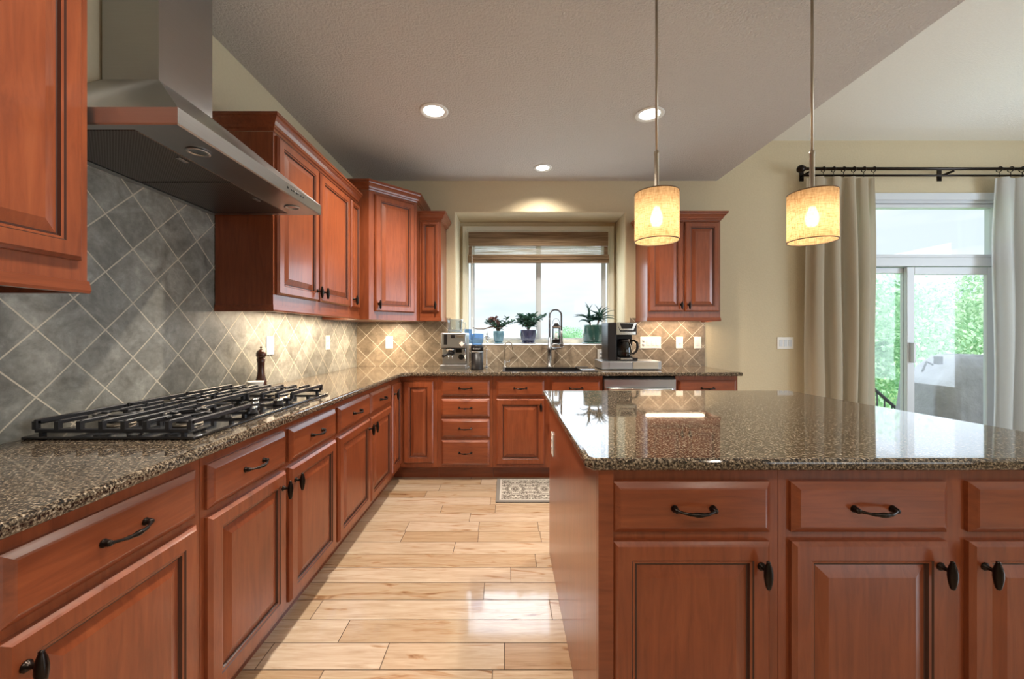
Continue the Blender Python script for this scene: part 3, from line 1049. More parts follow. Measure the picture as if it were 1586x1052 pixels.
GU = 'wall cabinets'
def upper_unit(label, loc, rz, w, depth, doors, crown_path, rail_path, top=UT, bottom=UR):
    t = thing('wall_cabinet', label, 'cabinet', loc, rz, GU)
    mb = MB(); mb.box(0.0005, w - 0.0005, 0, depth, bottom + 0.0005, top); mb.build('carcass', M['wood_v'], t)
    for x0, x1, z0, z1, side in doors:
        kx = x0 + 0.028 if side < 0 else x1 - 0.028
        panel_door(t, x0, x1, z0, z1, (kx, z0 + 0.062))
    mb = MB(); mb.sweep(crown_path, [(o, z + top + 0.0005) for o, z in CROWN]); mb.build('crown_moulding', M['wood_h'], t)
    mb = MB(); light_rail(mb, rail_path); mb.build('light_rail', M['wood_h'], t)
    return t

XU = -1.19
DU = 0.295
DZ = (1.440, 2.256)
# local: x -> +Y, y -> -X ; outward of the front is -y, so travel along +x has its right side at -y
upper_unit('cherry two-door wall cabinet at the near end, left of the range hood', (XU, 0.20, 0), PI / 2, 0.917, DU,
           [(0.020, 0.448, *DZ, 1), (0.462, 0.892, *DZ, -1)], [(0, 0), (0.917, 0), (0.917, DU)], [(0, 0), (0.917, 0), (0.917, DU)])
upper_unit('cherry two-door wall cabinet just beyond the range hood', (XU, 2.005, 0), PI / 2, 0.960, DU,
           [(0.018, 0.456, *DZ, 1), (0.482, 0.944, *DZ, -1)], [(0, DU), (0, 0), (0.9595, 0)], [(0, DU), (0, 0), (0.9595, 0)])
upper_unit('very narrow cherry wall cabinet squeezed beside the diagonal corner cabinet', (XU, 2.966, 0), PI / 2, 0.202, DU,
           [(0.010, 0.182, *DZ, -1)], [(0.0005, 0), (0.15, 0)], [(0.0005, 0), (0.2015, 0)])

# diagonal corner cabinet, taller
CT0 = Vector((-1.11, 3.17))
t = thing('corner_wall_cabinet', 'tall diagonal cherry wall cabinet in the corner', 'cabinet', (CT0.x, CT0.y, 0), PI / 4, GU)
ca = math.cos(PI / 4)
def loc2(px, py):
    dx, dy = px - CT0.x, py - CT0.y
    return (dx * ca + dy * ca, -dx * ca + dy * ca)
cw = (0.313 ** 2 + 0.31 ** 2) ** 0.5
foot = [loc2(-1.486, 3.1695), loc2(-1.11, 3.1695), loc2(-0.798, 3.48), loc2(-0.798, 3.905), loc2(-1.486, 3.905)]
TOPC = 2.395
mb = MB(); mb.prism(foot, UB, TOPC); mb.build('carcass', M['wood_v'], t)
panel_door(t, 0.045, cw - 0.028, 1.420, 2.372, (0.045 + 0.030, 1.482))
mb = MB(); mb.sweep(foot[0:4], [(o * 0.9, z + TOPC + 0.0005) for o, z in CROWN]); mb.build('crown_moulding', M['wood_h'], t)

YU = 3.59
upper_unit('slim single-door cherry wall cabinet left of the kitchen window', (-0.796, YU, 0), 0, 0.196, 0.325,
           [(0.018, 0.178, *DZ, 1)], [(0.0005, 0), (0.196, 0), (0.196, 0.325)], [(0.0005, 0), (0.196, 0), (0.196, 0.325)])
upper_unit('cherry two-door wall cabinet right of the kitchen window', (1.280, YU, 0), 0, 0.665, 0.325,
           [(0.010, 0.325, *DZ, 1), (0.338, 0.652, *DZ, -1)], [(0, 0.325), (0, 0), (0.665, 0), (0.665, 0.325)], [(0, 0.325), (0, 0), (0.665, 0), (0.665, 0.325)])

# ------------------------------------------------------------------ range hood
HX, HY0, HY1, HZ = -0.942, 1.127, 1.996, 1.838
CX, CY0, CY1, CZ = -1.28, 1.448, 1.712, 2.172
XB = -1.488
t = thing('range_hood', 'stainless steel chimney range hood mounted above the cooktop', 'range hood', (0, 0, 0))
mb = MB()
def hr(x1, y0, y1, z):
    return [(XB, y0, z), (x1, y0, z), (x1, y1, z), (XB, y1, z)]
BT = HZ + 0.052
mb.rings([hr(HX - 0.004, HY0 + 0.004, HY1 - 0.004, HZ), hr(HX, HY0, HY1, HZ + 0.004), hr(HX, HY0, HY1, BT - 0.003), hr(HX - 0.004, HY0 + 0.004, HY1 - 0.004, BT),
          hr(CX + 0.002, CY0 - 0.002, CY1 + 0.002, CZ)], None, cap1=False, smooth=False)
# rim of the underside and the raised ceiling inside it
I = 0.030
def ir(x0, x1, y0, y1, z):
    return [(x0, y0, z), (x1, y0, z), (x1, y1, z), (x0, y1, z)]
mb.rings([hr(HX - 0.004, HY0 + 0.004, HY1 - 0.004, HZ), ir(XB + I, HX - 0.150, HY0 + I, HY1 - I, HZ), ir(XB + I, HX - 0.150, HY0 + I, HY1 - I, HZ + 0.012)], None, cap1=True, smooth=False)
mb.build('canopy', M['steel'], t)
mb = MB(); mb.rings([hr(CX, CY0, CY1, CZ), hr(CX, CY0, CY1, ZC - 0.001)], None, cap1=True, cap0=True, smooth=False); mb.build('chimney', M['steel'], t)
ym = (HY0 + HY1) / 2
for a, b in ((HY0 + I + 0.006, ym - 0.005), (ym + 0.005, HY1 - I - 0.006)):
    mb = MB(); mb.box(XB + I + 0.006, HX - 0.156, a, b, HZ + 0.001, HZ + 0.011, bevel=0.002)
    f = mb.build('filter', M['filter'], t)
    mb = MB(); mb.box(HX - 0.186, HX - 0.172, (a + b) / 2 - 0.02, (a + b) / 2 + 0.02, HZ - 0.003, HZ + 0.0005, bevel=0.001); mb.build('latch', M['steel'], f)
for yy in (HY0 + 0.17, HY1 - 0.13):
    mb = MB(); mb.lathe([(0.024, 0.0), (0.033, -0.001), (0.034, -0.004), (0.026, -0.005), (0.024, -0.001)], (HX - 0.075, yy, HZ - 0.0005), seg=24, cap=False); o = mb.build('light', M['steel'], t)
    mb = MB(); mb.lathe([(0.001, -0.0012), (0.0235, -0.0012)], (HX - 0.075, yy, HZ - 0.0005), seg=24, cap=False); mb.build('lens', M['clear'], o)
for i, yy in enumerate((1.695, 1.725, 1.738, 1.751, 1.764, 1.777, 1.80, 1.822)):
    mb = MB(); mb.lathe([(0.0045 if i else 0.006, 0), (0.004, 0.002), (0.001, 0.0025)], (HX, yy, HZ + 0.03), 'X', 8); mb.build('button', M['black_plastic'], t)

# ------------------------------------------------------------------ cooktop
KX0, KX1, KY0, KY1, KZ = -1.470, -0.945, 1.190, 2.090, 0.9155
t = thing('cooktop', 'black five-burner gas cooktop set on the granite worktop', 'cooktop', (0, 0, 0))
mb = MB(); mb.box(KX0, KX1, KY0, KY1, KZ, KZ + 0.010, bevel=0.004, seg=2); mb.build('pan', M['black_glass'], t)
ZP = KZ + 0.010
def grate(x0, x1, y0, y1, burners):
    mb = MB()
    zb, zt, w = ZP + 0.012, ZP + 0.046, 0.0065
    for yy in (y0, y1):                                   # low side rails
        mb.box(x0, x1, yy - w, yy + w, zb - 0.004, zb + 0.008, bevel=0.002)
    nb = max(3, round((x1 - x0) / 0.066))
    for k in range(nb + 1):
        xx = x0 + (x1 - x0) * k / nb
        edge = k in (0, nb)
        for yy in (y0, y1):                               # upright posts
            mb.box(xx - w, xx + w, yy - w, yy + w, zb + 0.006, zt - 0.003)
        if edge:
            mb.box(xx - w, xx + w, y0 - 0.004, y1 + 0.004, zt - 0.014, zt + 0.002, bevel=0.003)
        else:
            gap = 0.055
            yc = (y0 + y1) / 2
            near = min(abs(xx - b[0]) for b in burners) < 0.075
            if near:
                mb.box(xx - w * 0.8, xx + w * 0.8, y0, yc - gap, zt - 0.012, zt, bevel=0.002)
                mb.box(xx - w * 0.8, xx + w * 0.8, yc + gap, y1, zt - 0.012, zt, bevel=0.002)
            else:
                mb.box(xx - w * 0.8, xx + w * 0.8, y0, y1, zt - 0.012, zt, bevel=0.002)
    for bx, by in burners:
        pts = [(bx + 0.06 * math.cos(a), by + 0.06 * math.sin(a), zt - 0.005) for a in [2 * PI * q / 24 for q in range(25)]]
        mb.tube(pts, 0.0045, 6, cap=False)
        for a in (0, PI / 2, PI, 3 * PI / 2):
            mb.tube([(bx + 0.03 * math.cos(a), by + 0.03 * math.sin(a), zt - 0.005), (bx + 0.085 * math.cos(a), by + 0.085 * math.sin(a), zt - 0.006)], 0.0045, 6)
    for xx in (x0 + 0.02, x1 - 0.02):                     # feet
        for yy in (y0, y1):
            mb.box(xx - 0.006, xx + 0.006, yy - 0.006, yy + 0.006, ZP + 0.0003, zb)
    return mb.build('grate', M['iron'], t)
BL = [(-1.335, 1.355), (-1.100, 1.355)]
BC = [(-1.320, 1.640)]
BR = [(-1.335, 1.925), (-1.100, 1.925)]
grate(KX0 + 0.02, -0.975, 1.214, 1.492, BL)
grate(KX0 + 0.02, -1.185, 1.512, 1.768, BC)
grate(KX0 + 0.02, -0.975, 1.788, 2.066, BR)
for i, (bx, by) in enumerate(BL + BC + BR):
    s = 1.25 if i == 2 else 1.0
    mb = MB(); mb.lathe([(0.001, 0.0), (0.046 * s, 0.0), (0.044 * s, 0.006), (0.034 * s, 0.010), (0.001, 0.010)], (bx, by, ZP + 0.0003), seg=24)
    b = mb.build('burner', M['nickel'], t)
    mb = MB(); mb.lathe([(0.001, 0.0105), (0.030 * s, 0.0105), (0.031 * s, 0.016), (0.027 * s, 0.019), (0.001, 0.020)], (bx, by, ZP), seg=24)
    mb.build('burner_cap', M['iron'], b)
for kx, ky in ((-0.995, 1.535), (-0.995, 1.715), (-1.115, 1.565), (-1.115, 1.735), (-1.055, 1.640)):
    mb = MB(); mb.lathe([(0.022, 0.0), (0.023, 0.006), (0.019, 0.010), (0.0185, 0.024), (0.016, 0.028), (0.001, 0.0285)], (kx, ky, ZP + 0.0003), seg=18)
    k = mb.build('knob', M['black_plastic'], t)
    mb = MB(); mb.lathe([(0.0195, 0.021), (0.0205, 0.0215), (0.0205, 0.0245), (0.018, 0.0285), (0.0165, 0.0287)], (kx, ky, ZP + 0.0003), seg=18, cap=False)
    mb.build('knob_ring', M['chrome'], k)

# pepper mill and white bowl
t = thing('pepper_mill', 'dark wooden pepper mill standing behind the far end of the cooktop', 'pepper mill', (-1.420, 2.275, 0.9153))
mb = MB(); mb.lathe([(0.001, 0), (0.032, 0), (0.033, 0.012), (0.028, 0.018), (0.031, 0.026), (0.028, 0.034), (0.030, 0.045), (0.026, 0.058), (0.020, 0.085), (0.0175, 0.12), (0.019, 0.155), (0.023, 0.178), (0.019, 0.183), (0.001, 0.1835)], seg=24); mb.build('body', M['mill'], t)
mb = MB(); mb.lathe([(0.001, 0.184), (0.020, 0.184), (0.026, 0.196), (0.025, 0.212), (0.016, 0.227), (0.006, 0.233), (0.001, 0.2335)], seg=24); h = mb.build('head', M['mill'], t)
mb = MB(); mb.lathe([(0.003, 0.2335), (0.003, 0.238), (0.006, 0.242), (0.006, 0.247), (0.001, 0.250)], seg=12); mb.build('finial', M['mill'], h)
mb = MB(); mb.lathe([(0.001, 0), (0.022, 0), (0.024, 0.004), (0.040, 0.056), (0.042, 0.060), (0.039, 0.060), (0.030, 0.02), (0.001, 0.010)], seg=28)
tag(mb.build('bowl', M['ceramic_white'], loc=(-1.385, 2.170, 0.9153)), 'small white tapered bowl beside the pepper mill', 'bowl')

# ------------------------------------------------------------------ island
IY0, IX0 = 1.050, 0.240       # face-frame plane, outer face of the end panel
GI = 'island cabinets'
IB = [(0.262, 2.20)]
t = thing('kitchen_island', 'cherry end panel and back panels enclosing the island', 'island', (0, 0, 0))
mb = MB(); mb.box(IX0, IX0 + 0.018, IY0 + 0.001, 2.222, 0.0, CT, bevel=0.002); ep = mb.build('end_panel', M['wood_v'], t)
mb = MB(); mb.box(IX0 + 0.0185, 1.545, 2.204, 2.222, 0.0, CT); mb.build('back_panel', M['wood_v'], t)
mb = MB(); mb.prism([(1.690, 1.065), (1.708, 1.066), (1.577, 2.203), (1.559, 2.203)], 0.0, CT); mb.build('end_panel', M['wood_v'], t)
xa = IX0 + 0.0005
def island_unit(label, xa, xb, cells, depth=0.58):
    u = base_unit(label, (xa, IY0, 0), 0, xb - xa, depth, GI, [dict(c, x0=c['x0'] - xa, x1=c['x1'] - xa) for c in cells], False, 0.055)
    return u
DRI, DOI = (0.714, 0.847), (0.140, 0.690)
u1 = thing('base_cabinet', 'cherry island cabinet with one drawer over one door, at the island end nearest the aisle', 'cabinet', (0, IY0, 0), 0, GI)
mb = MB(); mb.box(IX0, IX0 + 0.040, -0.018, 0.0005, 0.0, CT, bevel=0.001); mb.build('corner_post', M['wood_h'], u1)
mb = MB(); mb.box(IX0 + 0.041, 0.722, -0.0, 0.58, 0.112, CT); mb.build('carcass', M['wood_v'], u1)
mb = MB(); mb.box(IX0 + 0.041, 0.722, 0.075, 0.58, 0, 0.1115); mb.build('toe_kick', M['wood_h'], u1)
drawer_front(u1, 0.2815, 0.695, *DRI)
panel_door(u1, 0.2815, 0.693, *DOI, (0.665, 0.630))
island_unit('cherry island cabinet with a pair of doors below two drawers', 0.7225, 1.680,
            [dict(x0=0.751, x1=1.163, drawers=[DRI], doors=[(*DOI, 1)]), dict(x0=1.219, x1=1.640, drawers=[DRI], doors=[(*DOI, -1)])], 0.48)
ipoly = [(0.222, 1.012), (1.752, 1.012), (1.604, 2.245), (0.205, 2.245), (0.205, 1.035)]
tag(slab(ipoly, ZT0, ZT1, 0.012).build('island_countertop', M['granite']), 'polished brown granite top of the kitchen island', 'countertop')

def cover_plate(name, label, w, h, loc, rz, gangs, kind, group='wall plates', mat=None):
    """plate facing -y locally."""
    t = thing(name, label, 'outlet' if kind == 'outlet' else 'switch', loc, rz, group)
    mb = MB(); mb.box(-w / 2, w / 2, -0.006, -0.0004, -h / 2, h / 2, bevel=0.002); mb.build('plate', mat or M['white_plastic'], t)
    for g in range(gangs):
        gx = (g - (gangs - 1) / 2) * 0.046
        k = kind if isinstance(kind, str) else kind[g]
        if k == 'outlet':
            for s in (-1, 1):
                mb = MB(); mb.lathe([(0.0165, 0), (0.0165, 0.0012), (0.001, 0.0015)], (gx, -0.006, s * 0.020), 'Y', 16); r = mb.build('socket', M['white_trim'], t)
                mb = MB()
                for q in (-1, 1):
                    mb.box(gx + q * 0.006 - 0.001, gx + q * 0.006 + 0.001, -0.0080, -0.0074, s * 0.020 - 0.004, s * 0.020 + 0.004)
                mb.build('slot', M['rubber'], r)
        elif k == 'rocker':
            mb = MB(); mb.box(gx - 0.016, gx + 0.016, -0.0085, -0.006, -0.033, 0.033, bevel=0.0015); mb.build('rocker', M['white_trim'], t)
        else:
            mb = MB(); mb.box(gx - 0.005, gx + 0.005, -0.016, -0.006, -0.004, 0.012, bevel=0.001); mb.build('toggle', M['white_trim'], t)
    return t
cover_plate('outlet', 'small pale outlet on the side panel of the island', 0.070, 0.115, (IX0, 2.045, 0.665), -PI / 2, 1, 'outlet')
cover_plate('light_switch', 'white switch plate on the slate tile just above the pepper mill', 0.072, 0.118, (XL + TT, 2.475, 1.165), PI / 2, 1, 'rocker')
cover_plate('outlet', 'white outlet on the slate tile under the narrow wall cabinet', 0.072, 0.118, (XL + TT, 3.27, 1.165), PI / 2, 1, 'outlet')
cover_plate('outlet', 'white outlet on the rear tile under the diagonal corner cabinet', 0.072, 0.118, (-1.165, YB - TT, 1.152), 0, 1, 'outlet')
cover_plate('light_switch', 'wide white four-gang switch plate beside the coffee maker', 0.205, 0.115, (1.425, YB - TT, 1.150), 0, 4, ('outlet', 'rocker', 'rocker', 'rocker'))
cover_plate('light_switch', 'single white plate in the middle of the tile under the right wall cabinet', 0.070, 0.115, (1.712, YB - TT, 1.150), 0, 1, 'toggle')
cover_plate('light_switch', 'single white plate at the tile edge under the right wall cabinet', 0.070, 0.115, (1.893, YB - TT, 1.150), 0, 1, 'rocker')
cover_plate('outlet', 'small white outlet low on the tile left of the coffee maker', 0.070, 0.115, (0.935, YB - TT, 1.025), 0, 1, 'outlet')
cover_plate('light_switch', 'white three-gang switch plate on the bare tan wall', 0.162, 0.118, (2.77, YB, 1.145), 0, 3, 'rocker')

# ------------------------------------------------------------------ ceiling lights
cans = [(-0.498, 2.69, 'recessed ceiling light above the left aisle', 1.0), (0.99, 2.73, 'recessed ceiling light seen behind the first pendant rod', 1.0),
        (0.33, 3.61, 'recessed ceiling light above the sink, close to the window wall', 0.85)]
for i, (x, y, lab, s) in enumerate(cans):
    t = thing('recessed_light', lab, 'ceiling light', (x, y, ZC), 0, 'recessed ceiling lights')
    mb = MB(); mb.lathe([(0.070 * s, -0.0005), (0.098 * s, -0.0005), (0.098 * s, -0.004), (0.092 * s, -0.008), (0.074 * s, -0.006), (0.070 * s, -0.002)], seg=36, cap=False)
    mb.build('trim_ring', M['white_plastic'], t)
    mb = MB(); mb.lathe([(0.001, -0.0030), (0.066 * s, -0.0015), (0.0695 * s, -0.001)], seg=36, cap=False); mb.build('lamp', M['can_glow'], t)
for i, (x, y) in enumerate([c[:2] for c in cans] + [(-0.498, 0.95), (0.60, -0.6), (2.0 - 0.3, -0.6), (-0.498, -0.6)]):
    lamp('downlight_beam', 'SPOT', (x, y, ZC - 0.012), CAN_POWER * (0.78, 0.65, 0.26, 0.62, 0.20, 0.22, 0.4)[i], (1.0, 0.90, 0.77), (0, 0, 0), spot_size=math.radians(134), spot_blend=0.8, shadow_soft_size=(0.025, 0.05, 0.04, 0.16, 0.1, 0.1, 0.1)[i])

# ------------------------------------------------------------------ pendants
def pendant(label, x, y, first=None):
    t = thing('pendant_light', label, 'pendant light', (x, y, 0), 0, 'pendant lights over the island')
    z0, z1, r = 1.626, 1.826, 0.088
    mb = MB(); uvs = mb.bm.loops.layers.uv.new('UVMap')
    seg = 48
    lo = [mb.v((r * math.cos(2 * PI * k / seg), r * math.sin(2 * PI * k / seg), z0)) for k in range(seg)]
    hi = [mb.v((r * math.cos(2 * PI * k / seg), r * math.sin(2 * PI * k / seg), z1)) for k in range(seg)]
    for k in range(seg):
        f = mb.face([lo[k], lo[(k + 1) % seg], hi[(k + 1) % seg], hi[k]], 0, True)
        for lp, (u, vv) in zip(f.loops, ((k, 0), (k + 1, 0), (k + 1, 1), (k, 1))):
            lp[uvs].uv = (u / seg * 2.75, vv)
    shd = mb.build('lamp_shade', M['burlap'], t)
    mb = MB()
    for zz in (z0, z1):
        mb.tube([(r * math.cos(2 * PI * k / 48), r * math.sin(2 * PI * k / 48), zz) for k in range(49)], 0.0022, 6, cap=False)
    mb.build('shade_rim', M['stem'], shd)
    mb = MB()
    for a in (0.3, 0.3 + 2 * PI / 3, 0.3 + 4 * PI / 3):
        mb.tube([(0.012 * math.cos(a), 0.012 * math.sin(a), z1 - 0.012), (r * math.cos(a), r * math.sin(a), z1 - 0.002)], 0.0016, 6)
    mb.build('shade_spider', M['nickel'], shd)
    mb = MB(); mb.lathe([(0.001, -0.055), (0.016, -0.048), (0.024, -0.030), (0.026, -0.015), (0.020, 0.006), (0.013, 0.022), (0.012, 0.030), (0.001, 0.030)], (0, 0, 1.738), seg=18); mb.build('bulb', M['bulb_glow'], t)
    mb = MB(); mb.lathe([(0.001, 1.769), (0.014, 1.769), (0.016, 1.80), (0.0095, 1.815), (0.0095, 1.985), (0.011, 1.990), (0.011, 2.000), (0.006, 2.006)], seg=14); mb.build('socket_tube', M['nickel'], t)
    mb = MB(); mb.lathe([(0.0055, 2.004), (0.0055, ZC - 0.024)], seg=12); mb.build('rod', M['nickel'], t)
    mb = MB(); mb.lathe([(0.010, ZC - 0.030), (0.055, ZC - 0.024), (0.062, ZC - 0.010), (0.062, ZC - 0.0005)], seg=28); mb.build('ceiling_canopy', M['nickel'], t)
    lamp('pendant_glow', 'POINT', (x, y, 1.66), PENDANT_POWER, (1.0, 0.80, 0.54), shadow_soft_size=0.02)
    return t
pendant('burlap drum pendant light hanging in front of the right wall cabinet', 0.6275, 1.65)
pendant('burlap drum pendant light hanging in front of the curtain', 1.279, 1.65)

# ------------------------------------------------------------------ curtains
def curtain(label, x0, x1, ztop, zbot, folds, seed, mat, amp=0.045, drift=0.0):
    r = random.Random(seed)
    n, m = 120, 24
    ph = [r.uniform(0, 2 * PI) for _ in range(4)]
    mb = MB(); mb.smooth = True
    grid = []
    for j in range(m + 1):
        v = j / m
        z = ztop + (zbot - ztop) * v
        rowv = []
        for i in range(n + 1):
            u = i / n
            a = folds * 2 * PI * (u + 0.03 * math.sin(2 * PI * u + ph[0]) + 0.012 * v * math.sin(5 * u + ph[1]))
            am = amp * (0.55 + 0.45 * min(1, v * 5)) * (0.75 + 0.25 * math.sin(3 * 2 * PI * u + ph[2]))
            x = x0 + (x1 - x0) * u + 0.012 * math.sin(2 * a + ph[3]) + drift * v * (1 - u) * -1
            yv = 3.79 + am * math.sin(a) + 0.010 * math.sin(7 * v + 6 * u + ph[1])
            rowv.append(mb.v((x, yv, z)))
        grid.append(rowv)
    for j in range(m):
        for i in range(n):
            mb.face([grid[j][i], grid[j + 1][i], grid[j + 1][i + 1], grid[j][i + 1]], 0, True)
    return tag(mb.build('curtain', mat, fix=False), label, 'curtain', 'curtains of the patio door')
curtain('tan linen curtain hanging left of the patio door', 2.905, 3.545, 2.745, 0.02, 4.4, 3, M['curtain'], 0.055)
curtain('pale linen curtain hanging right of the patio door', 4.72, 5.45, 2.745, 0.02, 5.0, 8, M['curtain_pale'])
t = thing('curtain_rod', 'dark double curtain rod above the patio door', 'curtain rod', (0, 3.79, 2.825))
mb = MB(); mb.lathe([(0.015, 0), (0.015, 2.90)], (2.87, 0, 0.0), 'X', 12); mb.build('rod', M['bronze'], t)
mb = MB(); mb.lathe([(0.010, 0), (0.010, 2.80)], (2.90, 0.060, -0.040), 'X', 10); mb.build('rod', M['bronze'], t)
for xx in (2.87, 5.77):
    s = -1 if xx < 3 else 1
    mb = MB(); mb.lathe([(0.016, 0), (0.024, s * 0.008), (0.016, s * 0.014), (0.034, s * 0.026), (0.038, s * 0.045), (0.030, s * 0.064), (0.012, s * 0.074), (0.001, s * 0.076)], (xx, 0, 0), 'X', 16); mb.build('finial', M['bronze'], t)
for xx in (2.93, 4.30, 5.70):
    mb = MB(); mb.box(xx - 0.008, xx + 0.008, 0.0, 0.1295, -0.03, -0.014); mb.box(xx - 0.02, xx + 0.02, 0.122, 0.1295, -0.07, 0.04)
    mb.build('bracket', M['bronze'], t)
for xx in [2.95 + 0.097 * k for k in range(7)] + [4.74 + 0.11 * k for k in range(7)]:
    mb = MB()
    pts = [(xx, 0.024 * math.cos(a), 0.024 * math.sin(a) - 0.006) for a in [2 * PI * q / 16 for q in range(17)]]
    mb.tube(pts, 0.004, 6, cap=False)
    mb.tube([(xx, 0, -0.030), (xx, 0, -0.078)], 0.003, 6)
    mb.build('ring', M['bronze'], t)

# ------------------------------------------------------------------ mat by the sink
mb = MB(); mb.box(-0.38, 0.38, -0.235, 0.235, 0.0, 0.009, bevel=0.003)
tag(mb.build('floor_mat', M['rug'], loc=(0.297, 3.115, 0.0005)), 'taupe damask patterned floor mat in front of the sink cabinet', 'mat')

# ------------------------------------------------------------------ faucets and sink things
ZW = ZT1 + 0.0003
def faucet():
    t = thing('faucet', 'tall spring pull-down kitchen faucet behind the sink', 'faucet', (0.413, 3.805, ZW))
    mb = MB(); mb.lathe([(0.001, 0), (0.030, 0), (0.030, 0.006), (0.021, 0.012), (0.020, 0.16), (0.023, 0.165), (0.023, 0.195), (0.017, 0.20), (0.016, 0.285), (0.001, 0.286)], seg=20); mb.build('column', M['faucet_steel'], t)
    path = [(0, 0, 0.286)]
    for k in range(5):
        path.append((0, 0, 0.30 + 0.045 * k))
    for k in range(1, 17):
        a = PI - PI * k / 16
        path.append((0.0575 + 0.0575 * math.cos(a), 0, 0.497 + 0.0575 * math.sin(a)))
    for k in range(1, 5):
        path.append((0.115, 0, 0.497 - 0.035 * k))
    mb = MB(); mb.tube(path, 0.007, 8); hose = mb.build('hose', M['black_plastic'], t)
    # spring coil round the hose
    P = [Vector(p) for p in path]
    dist = [0]
    for a, b in zip(P, P[1:]):
        dist.append(dist[-1] + (b - a).length)
    turns, pts = 46, []
    nn = turns * 8
    for k in range(nn + 1):
        s = dist[-1] * k / nn
        i = max(q for q in range(len(dist)) if dist[q] <= s + 1e-9)
        i = min(i, len(P) - 2)
        f = (s - dist[i]) / (dist[i + 1] - dist[i])
        p = P[i].lerp(P[i + 1], f)
        d = (P[i + 1] - P[i]).normalized()
        n1 = Vector((0, 1, 0)); n2 = d.cross(n1)
        a = 2 * PI * k / 8
        pts.append(p + (n1 * math.cos(a) + n2 * math.sin(a)) * 0.0115)
    mb = MB(); mb.tube(pts, 0.0022, 5); mb.build('spring', M['faucet_steel'], hose)
    mb = MB(); mb.lathe([(0.001, 0.195), (0.015, 0.197), (0.018, 0.21), (0.016, 0.24), (0.012, 0.30), (0.0125, 0.355), (0.001, 0.358)], (0.115, 0, 0), seg=16); mb.build('spray_head', M['faucet_steel'], t)
    mb = MB(); mb.tube([(0.015, 0, 0.225), (0.10, 0, 0.225)], 0.006, 8)
    mb.tube([(0.115 + 0.02 * math.cos(a), 0.02 * math.sin(a), 0.225) for a in [2 * PI * q / 16 for q in range(17)]], 0.004, 6, cap=False); mb.build('docking_arm', M['faucet_steel'], t)
    mb = MB(); mb.tube([(0.018, -0.004, 0.178), (0.05, -0.01, 0.178)], 0.013, 12); mb.tube([(0.05, -0.01, 0.178), (0.09, -0.02, 0.185), (0.135, -0.035, 0.197)], [0.007, 0.006, 0.005], 8); mb.build('lever', M['faucet_steel'], t)
faucet()
t = thing('water_tap', 'small slim gooseneck drinking water tap left of the main faucet', 'faucet', (-0.020, 3.80, ZW))
mb = MB(); mb.lathe([(0.001, 0), (0.020, 0), (0.020, 0.004), (0.011, 0.010), (0.011, 0.060), (0.006, 0.066), (0.001, 0.067)], seg=14); mb.build('base', M['chrome'], t)
path = [(0, 0, 0.06), (0, 0, 0.20)] + [(0.037 - 0.037 * math.cos(a), 0, 0.20 + 0.045 * math.sin(a)) for a in [PI * k / 12 for k in range(1, 13)]] + [(0.074, 0, 0.17)]
mb = MB(); mb.tube(path, 0.0045, 8); mb.build('spout', M['nickel'], t)
mb = MB(); mb.tube([(0.008, 0, 0.050), (0.045, 0, 0.052)], 0.006, 8); mb.tube([(0.045, 0, 0.045), (0.045, 0, 0.075)], 0.005, 8); mb.build('lever', M['chrome'], t)
t = thing('soap_pump', 'slender metal soap pump beside the coffee grinder', 'soap pump', (-0.195, 3.80, ZW))
mb = MB(); mb.lathe([(0.001, 0), (0.017, 0), (0.017, 0.005), (0.009, 0.012), (0.006, 0.03), (0.004, 0.05), (0.004, 0.165), (0.001, 0.166)], seg=12); mb.build('stem', M['chrome'], t)
mb = MB(); mb.tube([(-0.006, 0, 0.166), (0.0, 0, 0.172), (0.005, -0.03, 0.170), (0.006, -0.05, 0.160)], 0.0045, 8); mb.build('nozzle', M['chrome'], t)
t = thing('drying_rack', 'roll-up metal drying rack lying at the right end of the sink', 'rack', (0.655, 3.545, ZW))
for k in range(8):
    mb = MB(); mb.tube([(0.016 * k, -0.205, 0.005), (0.016 * k, 0.205, 0.005)], 0.004, 6); mb.build('rod', M['chrome'], t)
mb = MB()
for s in (-1, 1):
    mb.box(-0.006, 0.118, s * 0.208 - 0.006, s * 0.208 + 0.006, 0.0, 0.010, bevel=0.002)
mb.build('edge_strip', M['rubber'], t)

# ------------------------------------------------------------------ coffee corner
t = thing('espresso_machine', 'stainless steel espresso machine in the corner left of the grinder', 'espresso machine', (-0.477, 3.50, ZW))
mb = MB()
mb.box(-0.112, 0.112, 0.10, 0.30, 0.012, 0.33, bevel=0.008, seg=2)
mb.box(-0.112, 0.112, 0.012, 0.10, 0.195, 0.33, bevel=0.008, seg=2)
mb.build('body', M['steel'], t)
mb = MB(); mb.box(-0.120, 0.120, -0.01, 0.30, 0.0, 0.012); mb.box(-0.115, 0.115, -0.01, 0.099, 0.012, 0.045, bevel=0.004); tr = mb.build('drip_tray', M['steel'], t)
mb = MB(); mb.box(-0.105, 0.105, -0.002, 0.092, 0.0452, 0.048); mb.build('drip_grid', M['filter'], tr)
mb = MB(); mb.lathe([(0.040, 0.0), (0.042, -0.02), (0.030, -0.030), (0.001, -0.030)], (-0.03, 0.055, 0.194), seg=20); mb.build('group_head', M['chrome'], t)
for sx in (-0.045, -0.015):
    mb = MB(); mb.tube([(sx, 0.045, 0.137), (sx, 0.04, 0.118), (sx, 0.04, 0.100)], 0.006, 8); mb.build('spout', M['chrome'], t)
mb = MB(); mb.box(-0.108, 0.108, 0.014, 0.099, 0.190, 0.1945); mb.build('head_shade', M['black_plastic'], t)  # black strip standing in for the shade under the brew head
